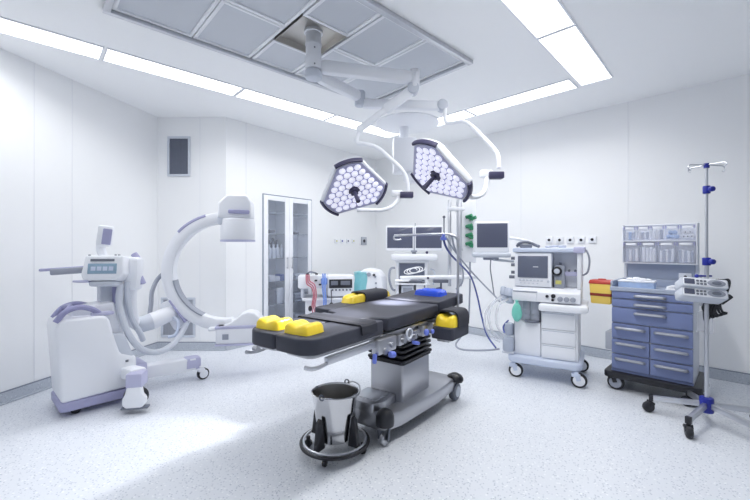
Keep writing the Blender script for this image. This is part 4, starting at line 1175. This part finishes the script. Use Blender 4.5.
MB().tube([(-.36, .1, .56), (-.40, .05, .50), (-.38, .0, .44)], .008, 8).build('drain_tube', 'navy', t)
q = MB().sph((0, 0, 0), .075, (.66, .6, 1.35), None, 20)
for v in q.bm.verts:
    k = (v.co.z / .1 + 1) / 2
    v.co.x *= .72 + .38 * (1 - abs(k - .35)); v.co.y *= .8
q.cyl((0, 0, .085), (0, 0, .12), .016, seg=12)
solo('breathing_bag', q, 'mint', 'mint green breathing bag hanging at the left front of the anaesthesia machine', 'breathing bag', AM @ V((-.252, -.045, .68)), AR)
q = MB().box((0, 0, .02), (.12, .10, .04), (0, 0, .2), .01); q.tube([(-.09, .0, .02), (-.05, -.03, .055), (.02, .0, .06), (.09, .02, .03), (.13, .0, .016)], .016, 8); q.box((-.06, .02, .03), (.07, .06, .03), (0, .3, .6), .008)
solo('pressure_cuff', q, 'midgrey', 'dark grey bundled device lying on top of the anaesthesia machine', 'medical device', AM @ V((-.20, .18, 1.34)), AR)
q = MB().tube([(-.09, 0, .012), (-.05, .02, .014), (.0, -.01, .02), (.05, .02, .02), (.10, .0, .012)], .010, 8); q.box((.07, 0, .015), (.07, .05, .026), None, .006)
solo('sensor_lead', q, 'greypaper', 'small grey lead lying on the right half of the anaesthesia machine top', 'lead', AM @ V((.08, .2, 1.34)), AR)

# ------------------------------------------------------------------ patient monitor on its arm
q0 = P(491.5, 238, 4.10)
t = thing('patient_monitor', 'white patient monitor with a dark glossy screen on an arm beside the anaesthesia machine', 'monitor', q0, R(-9))
m_ = MB().box((0, .03, .01), (.375, .09, .345), None, .02, 3).build('housing', 'white', t)
MB().box((.005, -.016, .028), (.322, .006, .262), None, .003).build('screen', 'screendark', t)
MB().box((-.005, .0, -.185), (.40, .13, .055), None, .02, 3).build('control_lip', 'palegrey', t)
MB().box((.0, .06, -.225), (.16, .10, .035), None, .01).build('monitor_foot', 'grey', t)
q = MB().tube([(.0, .08, -.05), (.12, .12, .0), (.22, .10, .0), (.34, .10, -.02), (.45, .12, -.05)], .016, 10); q.build('support_arm', 'white', t)
q = MB().tube([(.02, .02, -.235), (.10, .04, -.245), (.24, .03, -.255)], .014, 10); q.build('lower_arm', 'palegrey', t)
MB().tube([(.0, .05, -.23), (-.005, .05, -.34), (.01, .05, -.45), (.02, .03, -.54), (.03, .0, -.62), (.06, -.04, -.66)], .006, 8).build('cable', 'midgrey', t)
# ------------------------------------------------------------------ blue drawer cart
CR = R(-45)
t = thing('drawer_cart', 'steel blue medical drawer cart with grey handles by the right wall', 'drawer cart', (2.475, 3.375, 0), CR)
KM = WM[t]
MB().span(-.30, .30, .012, .50, .17, .935, .006).build('body', 'palegrey', t)
def drawer(x0, x1, z0, z1, hz):
    d = MB().span(x0 + .003, x1 - .003, -.012, .02, z0 + .004, z1 - .003, .006).build('drawer', 'cartblue', t)
    c = (x0 + x1) / 2; w = .11
    h = MB().tube([(c - w, -.014, hz), (c - w + .01, -.040, hz + .004), (c - w + .04, -.046, hz + .006), (c, -.048, hz + .006), (c + w - .04, -.046, hz + .006), (c + w - .01, -.040, hz + .004), (c + w, -.014, hz)], .0135, 10)
    h.build('handle', 'handle', d)
drawer(-.30, .30, .865, .935, .895); drawer(-.30, .30, .785, .862, .815); drawer(-.30, .30, .635, .782, .735)
for (x0, x1) in ((-.30, 0), (0, .30)):
    drawer(x0, x1, .485, .632, .585); drawer(x0, x1, .345, .482, .44); drawer(x0, x1, .195, .342, .295)
MB().span(-.30, .30, .0, .02, .17, .195).build('kick_strip', 'cartblue', t)
MB().prism(rrect(-.36, .36, -.05, .55, .05), .06, Matrix.Translation((0, 0, .115)), .012).build('base', 'dark', t)
for (x, y) in ((-.29, .0), (.29, .02), (.29, .46), (-.29, .46)): caster(t, x, y, .07, .04, .0 if x < 0 else .7, 'black', -.02, 'grey')
tp = MB(); tp.span(-.31, .31, -.02, .50, .935, .955, .006)
for (x0, x1, y0, y1, z1) in ((-.31, -.29, .0, .50, 1.03), (.29, .31, .0, .50, 1.03), (-.29, .29, .48, .50, 1.03), (-.31, .31, -.02, .0, .975)): tp.span(x0, x1, y0, y1, .95, z1, .006)
tp.build('top_tray', 'carttray', t)
MB().span(.28, .325, .1, .45, .93, .985, .01).build('side_rail', 'grey', t)
MB().span(-.36, -.30, .03, .20, .36, .53, .006).build('side_pocket', 'grille', t)
for x in (-.285, .285): MB().span(x - .014, x + .014, .50, .53, .30, 1.58, .004).build('rack_post', 'palegrey', t)
MB().span(-.27, .27, .505, .525, 1.0, 1.195, .004).build('rack_panel', 'carttray', t)
sp_ = MB().span(.15, .245, .485, .505, 1.035, 1.10, .004).build('socket_plate', 'white', t)
MB().cyl((.20, .478, 1.067), (.20, .487, 1.067), .012, seg=12).build('socket_port', 'dark', sp_)

# clear tilt-bin rack over the cart
t2 = thing('bin_rack', 'white rack of two rows of clear storage bins above the blue drawer cart', 'bin rack', KM @ V((0, .49, 0)), CR)
t2.scale = (.93, 1, 1)
RM = WM[t2] @ Matrix.Diagonal((.93, 1, 1, 1))
f = MB(); f.span(-.31, .31, .0, .012, 1.19, 1.575, .002)
for z in (1.195, 1.415, 1.575): f.span(-.315, .315, -.09 if z < 1.5 else -.03, .012, z - .012, z, .003)
f.span(-.315, -.307, -.10, .0, 1.19, 1.575, .002); f.span(.307, .315, -.10, .0, 1.19, 1.575, .002)
f.build('frame', 'white', t2)
bins = []
for row, (n, z0, z1) in enumerate(((5, 1.418, 1.558), (4, 1.198, 1.400))):
    w = .61 / n
    for k in range(n):
        xa = -.305 + k * w + .004; xb = xa + w - .008
        q = MB(); th = .004
        q.prism([(-.10, z0 + .004), (-.135, z1 - .035), (-.135 - th, z1 - .035), (-.10 - th, z0 + .004)], xb - xa, Matrix.Translation((xa, 0, 0)) @ YZ)
        for x in (xa, xb - th): q.prism([(-.10, z0 + .004), (-.135, z1 - .035), (-.125, z1 - .006), (-.01, z1 - .006), (-.01, z0 + .004)], th, Matrix.Translation((x, 0, 0)) @ YZ)
        q.span(xa, xb, -.10, -.01, z0, z0 + .004)
        b_ = q.build('bin', 'clear', t2)
        MB().span(xa + w * .16, xb - w * .16, -.128, -.122, z1 - .034, z1 - .010, .002).build('label_strip', 'white', b_)
        for x in (xa + .006, xb - .006): MB().span(x - .005, x + .005, -.13, -.118, z1 - .035, z1 - .003, .001).build('bin_edge', 'lavdark', b_)
        bins.append((row, k, xa, xb, z0 + .006, z1 - z0))
ordn = ['first', 'second', 'third', 'fourth', 'fifth']
def inbin(row, k): return [b for b in bins if b[0] == row and b[1] == k][0]
def contents(row, k, n, m_, hfrac, kind, what, lean=.12):
    (_, _, xa, xb, z0, h) = inbin(row, k)
    lb = '%s in the %s clear bin from the left, %s row' % (what, ordn[k], 'upper' if row == 0 else 'lower')
    for i in range(n):
        x = xa + .014 + (xb - xa - .028) * (i + .5) / n; w = (xb - xa - .028) / n * .86
        hh = h * hfrac * (.9 + .2 * random.random())
        mb = MB().box((0, 0, hh / 2), (w, .012 + .02 * random.random(), hh), None, .004)
        mb.box((0, -.008, hh * .88), (w * .8, .02, hh * .08), None, .002)
        p = RM @ V((x, -.088 + .012 * random.random(), z0))
        solo(kind, mb, m_ if isinstance(m_, str) else m_[i % len(m_)], lb, 'medical supply', p, CR, what + ' of bin ' + ordn[k] + (' upper' if row == 0 else ' lower'))
contents(0, 0, 3, ['paper', 'bluepaper', 'greypaper'], .62, 'supply_packet', 'upright wrapped packet')
contents(0, 1, 4, ['paper', 'greypaper'], .55, 'supply_packet', 'slim pale packet')
contents(0, 2, 3, ['paper', 'paper', 'greypaper'], .66, 'supply_packet', 'broad white packet')
contents(1, 0, 4, ['greypaper', 'paper'], .62, 'supply_packet', 'grey and white pouch')
contents(1, 1, 4, ['paper'], .68, 'supply_packet', 'plain white carton')
contents(1, 2, 5, ['paper', 'greypaper'], .58, 'supply_packet', 'thin sealed pouch')
contents(1, 3, 5, ['greypaper', 'paper'], .58, 'supply_packet', 'sealed grey pouch')
# round blue packs and white rolls in the last two bins of the upper row
for (k, m_, what, kind) in ((3, 'bluepaper', 'light blue wrapped ball of dressing', 'dressing_ball'), (4, 'paper', 'white bandage roll with dark core', 'bandage_roll')):
    (_, _, xa, xb, z0, h) = inbin(0, k)
    spots = [(-.032, .022), (.0, .022), (.032, .022), (-.018, .062), (.018, .062)]
    for (dx, dz) in spots:
        p = RM @ V(((xa + xb) / 2 + dx, -.075, z0 + dz + .004))
        lb = '%s in the %s clear bin of the upper row' % (what, ordn[k])
        if kind == 'bandage_roll':
            mb = MB().cyl((0, -.025, 0), (0, .025, 0), .020, seg=18, bev=.004)
            o = solo(kind, mb, m_, lb, 'bandage', p, CR, 'bandage rolls in the clear rack')
            MB().cyl((0, -.027, 0), (0, -.024, 0), .006, seg=10).build('core', 'dark', o)
        else:
            solo(kind, MB().sph((0, 0, 0), .021, (1, 1.1, 1), None, 14).box((0, -.012, .012), (.016, .012, .012), (.3, .2, .4), .004), m_, lb, 'dressing', p, CR, 'blue dressing balls in the clear rack')

# sharps bin on the cart's left side
q = thing('sharps_bin', 'yellow sharps bin with a red lid hanging on the left side of the blue cart', 'sharps bin', KM @ V((-.405, .10, .79)), CR)
def tub(z0, z1, w0, w1, d0, d1, bev=.01):
    m = MB(); bm = m.bm
    a = [bm.verts.new((x * w0, y * d0, z0)) for x, y in ((-1, -1), (1, -1), (1, 1), (-1, 1))]
    b_ = [bm.verts.new((x * w1, y * d1, z1)) for x, y in ((-1, -1), (1, -1), (1, 1), (-1, 1))]
    bm.faces.new(a[::-1]); bm.faces.new(b_)
    for k in range(4): bm.faces.new((a[k], a[(k + 1) % 4], b_[(k + 1) % 4], b_[k]))
    bmesh.ops.bevel(bm, geom=bm.edges[:], offset=bev, segments=2, affect='EDGES', profile=.5)
    return m
tub(0, .20, .085, .098, .06, .07).build('body', 'yellow', q)
tub(.075, .105, .0905, .0925, .065, .067, .003).build('band', 'darkred', q)
l_ = tub(.195, .235, .105, .095, .077, .067).build('lid', 'red', q)
MB().cyl((.0, .0, .23), (.0, .0, .245), .035, seg=18, bev=.004).build('lid_cap', 'red', l_)
MB().span(.09, .108, -.04, .04, .10, .19, .004).build('hanger', 'grey', q)
# box of tissues on the cart top
z = .956
q = thing('tissue_box', 'flat pale blue box with white tissues on top of the blue drawer cart', 'box', KM @ V((-.13, .19, z)), CR + .05)
MB().span(-.14, .14, -.09, .09, 0, .068, .006).build('box', 'bluepaper', q)
MB().span(-.145, .145, -.095, .095, .06, .075, .004).build('lid', 'paper', q)
g = MB()
for (x, y, r) in ((-.05, 0, .035), (.0, .02, .045), (.05, -.01, .035), (.09, .02, .025)): g.sph((x, y, .08), r, (1.1, .9, .55), (0, .2, r * 20), 12)
g.build('tissue', 'paper', q)
q = MB().box((0, 0, .014), (.12, .05, .028), (0, 0, .1), .01); q.tube([(-.05, 0, .03), (.0, .01, .045), (.05, .0, .028)], .012, 8)
solo('dressing_pack', q, 'paper', 'crumpled white packet on the front right of the blue cart top', 'packet', KM @ V((.165, .05, .956)), CR + .1)
q = MB().box((0, 0, .02), (.05, .05, .04), None, .008)
q.cyl((0, 0, .04), (0, 0, .06), .012, seg=12)
solo('small_bottle', q, 'white', 'small white dispenser at the left edge of the blue cart top', 'dispenser', KM @ V((-.275, .40, .956)), CR)

# ------------------------------------------------------------------ infusion stand
hx_, hy_ = 2.52, 2.85
t = thing('infusion_stand', 'five-legged steel infusion stand with royal blue clamps beside the blue cart', 'infusion stand', (hx_, hy_, 0), 0)
q = MB().cyl((0, 0, .14), (0, 0, 1.24), .0145, seg=18); q.build('outer_pole', 'alu', t)
MB().cyl((0, 0, 1.2), (0, 0, 1.965), .010, seg=16).build('inner_pole', 'alu', t)
MB().cyl((0, 0, .095), (0, 0, .21), .044, seg=20, bev=.01).build('hub', 'knobblue', t)
for k in range(5):
    a = R(140 + 72 * k)
    e_ = V((.345 * math.cos(a), .345 * math.sin(a), 0))
    l_ = MB().beam(V((.02 * math.cos(a), .02 * math.sin(a), .155)), e_ + V((0, 0, .118)), .030, .042, .006).build('leg', 'alu', t)
    MB().box(e_ * .985 + V((0, 0, .118)), (.03, .036, .05), (0, 0, a), .004).build('leg_cap', 'dark', l_)
    caster(t, e_.x, e_.y, .042, .034, a + .6, 'black', .01, 'dark')
for (z, r) in ((1.24, .032), (1.785, .028)):
    o = MB().cyl((0, 0, z - .03), (0, 0, z + .03), r * .85, seg=16, bev=.006); o.cyl((0, -r, z), (0, -r - .03, z), .02, seg=12, bev=.005)
    o.build('clamp_knob', 'knobblue', t)
q = MB().beam((-.075, 0, 1.13), (.035, 0, 1.13), .02, .012, .003); q.sph((-.075, 0, 1.13), .014); q.build('cross_clamp', 'knobblue', t)
MB().cyl((-.035, .01, .90), (-.035, .01, 1.14), .008, seg=10).build('pump_rod', 'alu', t)
q = MB().cyl((0, 0, 1.95), (0, 0, 1.985), .018, seg=14)
q.build('hook_boss', 'knobblue', t)
q = MB()
for s, e_ in ((-1, V((-.14, -.02, 0))), (1, V((.14, .02, 0)))):
    q.tube([(0, 0, 1.975), e_ * .5 + V((0, 0, 1.972)), e_ + V((0, 0, 1.97)), e_ * 1.12 + V((0, 0, 1.955)), e_ * 1.1 + V((0, 0, 1.935)), e_ * .98 + V((0, 0, 1.93))], .0045, 8)
q.tube([(0, -.0, 1.975), (.02, -.07, 1.972), (.03, -.12, 1.968), (.03, -.13, 1.95), (.028, -.115, 1.94)], .0045, 8)
q.tube([(0, .0, 1.975), (-.02, .07, 1.972), (-.03, .12, 1.968), (-.03, .13, 1.95), (-.028, .115, 1.94)], .0045, 8)
q.build('hook_bar', 'alu', t)
# two infusion pumps one above the other on the pole
def pump(z, label, first=None):
    p = V((hx_ - .105, hy_ - .06, z))
    if first is not None: return dup(first, p, None, label)
    o = thing('infusion_pump', label, 'infusion pump', p, R(-20), 'infusion pumps on the stand')
    w = .275
    m0 = Matrix.Rotation(R(4), 4, 'Y') @ Matrix.Rotation(R(-24), 4, 'X')
    def B(mb, name, m_, par=None): mb.bm.transform(m0); return mb.build(name, m_, par or o)
    B(MB().prism(rrect(-w / 2, w / 2, -.036, .036, .016), .13, XZ @ Matrix.Translation((0, 0, -.05)), .006), 'housing', 'palegrey')
    fp = B(MB().prism(rrect(-w / 2 + .008, w / 2 - .008, -.031, .031, .012), .008, XZ @ Matrix.Translation((0, 0, .077)), .002), 'front_panel', 'white')
    B(MB().span(-w / 2 + .014, -w / 2 + .076, -.090, -.082, -.018, .022, .003), 'display', 'screendark', fp)
    q = MB()
    for i in range(3):
        for j in range(2): q.span(-.052 + i * .022, -.036 + i * .022, -.090, -.083, -.020 + j * .022, -.005 + j * .022, .003)
    B(q, 'key', 'midgrey', fp)
    B(MB().lathe([(0, .0), (.05, .0), (.05, .006), (.044, .008), (0, .008)], Matrix.Translation((.066, -.083, 0)) @ Matrix.Rotation(R(90), 4, 'X') @ Matrix.Diagonal((1.05, .50, 1, 1)), 28), 'door_panel', 'grey', fp)
    B(MB().lathe([(0, .0), (.03, .0), (.026, .006), (0, .006)], Matrix.Translation((.066, -.090, 0)) @ Matrix.Rotation(R(90), 4, 'X') @ Matrix.Diagonal((1.0, .46, 1, 1)), 24), 'door_window', 'midgrey', fp)
    B(MB().span(.06, .12, .05, .12, -.02, .02, .006), 'pole_clamp', 'dark')
    return o
p1 = pump(1.058, 'upper of two pale infusion pumps clamped to the infusion stand')
pump(.984, 'lower of two pale infusion pumps clamped to the infusion stand', p1)
# power strip and its black cords behind the pole
q = MB()
c0 = V((hx_ + .05, hy_ - .03, 0))
rnd = random.Random(3)
for k in range(6):
    x = (k - 2.5) * .011
    q.tube([(x * .4 + .02, 0, 1.06 - .01 * k), (.07 + x, .01, 1.10), (.10 + x * .5, .0, 1.04 + .008 * k), (.06 + x, -.01, .99), (.03 + x, .0, .92), (.02 + x * 2, .01, .86), (.03 + x * 2.4, .0, .79 + .012 * k), (.0 + x, .01, .83), (-.01 + x * 1.5, -.012, .9), (.05 + x, 0, .98)], .0085, 8, 5)
q.box((.09, 0, .955), (.09, .035, .035), (0, -.75, 0), .008)
solo('power_cord', q, 'dark', 'tangled black power cords hanging behind the pumps on the infusion stand', 'cord', (c0.x - .01, c0.y + .04, 0), R(-20))
q = MB()
def bagf(u, v):
    return V((-.05 + .10 * u, .012 * math.sin(u * PI) * math.sin(v * PI), .16 * v + .01 * math.sin(u * 6)))
q.grid(bagf, 8, 10, .002)
solo('plastic_bag', q, 'hoseclear', 'small clear lavender plastic bag hanging under the black cords', 'plastic bag', (hx_ + .06, hy_ + .08, .68), R(-20))
# ------------------------------------------------------------------ camera, light, look
cam = bpy.data.cameras.new('camera'); co = bpy.data.objects.new('camera', cam); C.objects.link(co)
co.location = (0, 0, EYE); co.rotation_euler = (R(90), 0, 0)
cam.sensor_width = 36; cam.lens = 18; cam.shift_y = -3 / 750; cam.clip_start = .05
SC.camera = co
def spot(name, loc, target, energy, cone, blend=.3, size=.12, col=(.96, .97, 1)):
    l = bpy.data.lights.new(name, 'SPOT'); l.energy = energy; l.spot_size = R(cone); l.spot_blend = blend; l.shadow_soft_size = size; l.color = col
    o = bpy.data.objects.new(name, l); C.objects.link(o); o.location = loc
    o.rotation_euler = (V(target) - V(loc)).to_track_quat('-Z', 'Y').to_euler(); return o
s1 = H1 @ V((0, 0, .16)); s2 = H2 @ V((0, 0, .16))
spot('lamp_beam', s1, G(393, 302, .90), 460, 26, 1.0, .06)
spot('lamp_beam', s2, (-1.35, 2.2, 0), 150, 42, .5, .05)
w = bpy.data.worlds.new('world'); SC.world = w; w.use_nodes = True
w.node_tree.nodes['Background'].inputs[0].default_value = (.8, .86, 1, 1); w.node_tree.nodes['Background'].inputs[1].default_value = 0.0
vs = SC.view_settings
SC.display_settings.display_device = 'sRGB'
vs.view_transform = 'Standard'; vs.look = 'None'; vs.gamma = 1; vs.use_curve_mapping = False
vs.exposure = 0.0
SC.cycles.max_bounces = 14; SC.cycles.diffuse_bounces = 8; SC.cycles.transparent_max_bounces = 24; SC.cycles.glossy_bounces = 6
SC.cycles.use_denoising = True
SC.cycles.caustics_reflective = False; SC.cycles.caustics_refractive = False
SC.cycles.sample_clamp_indirect = 6
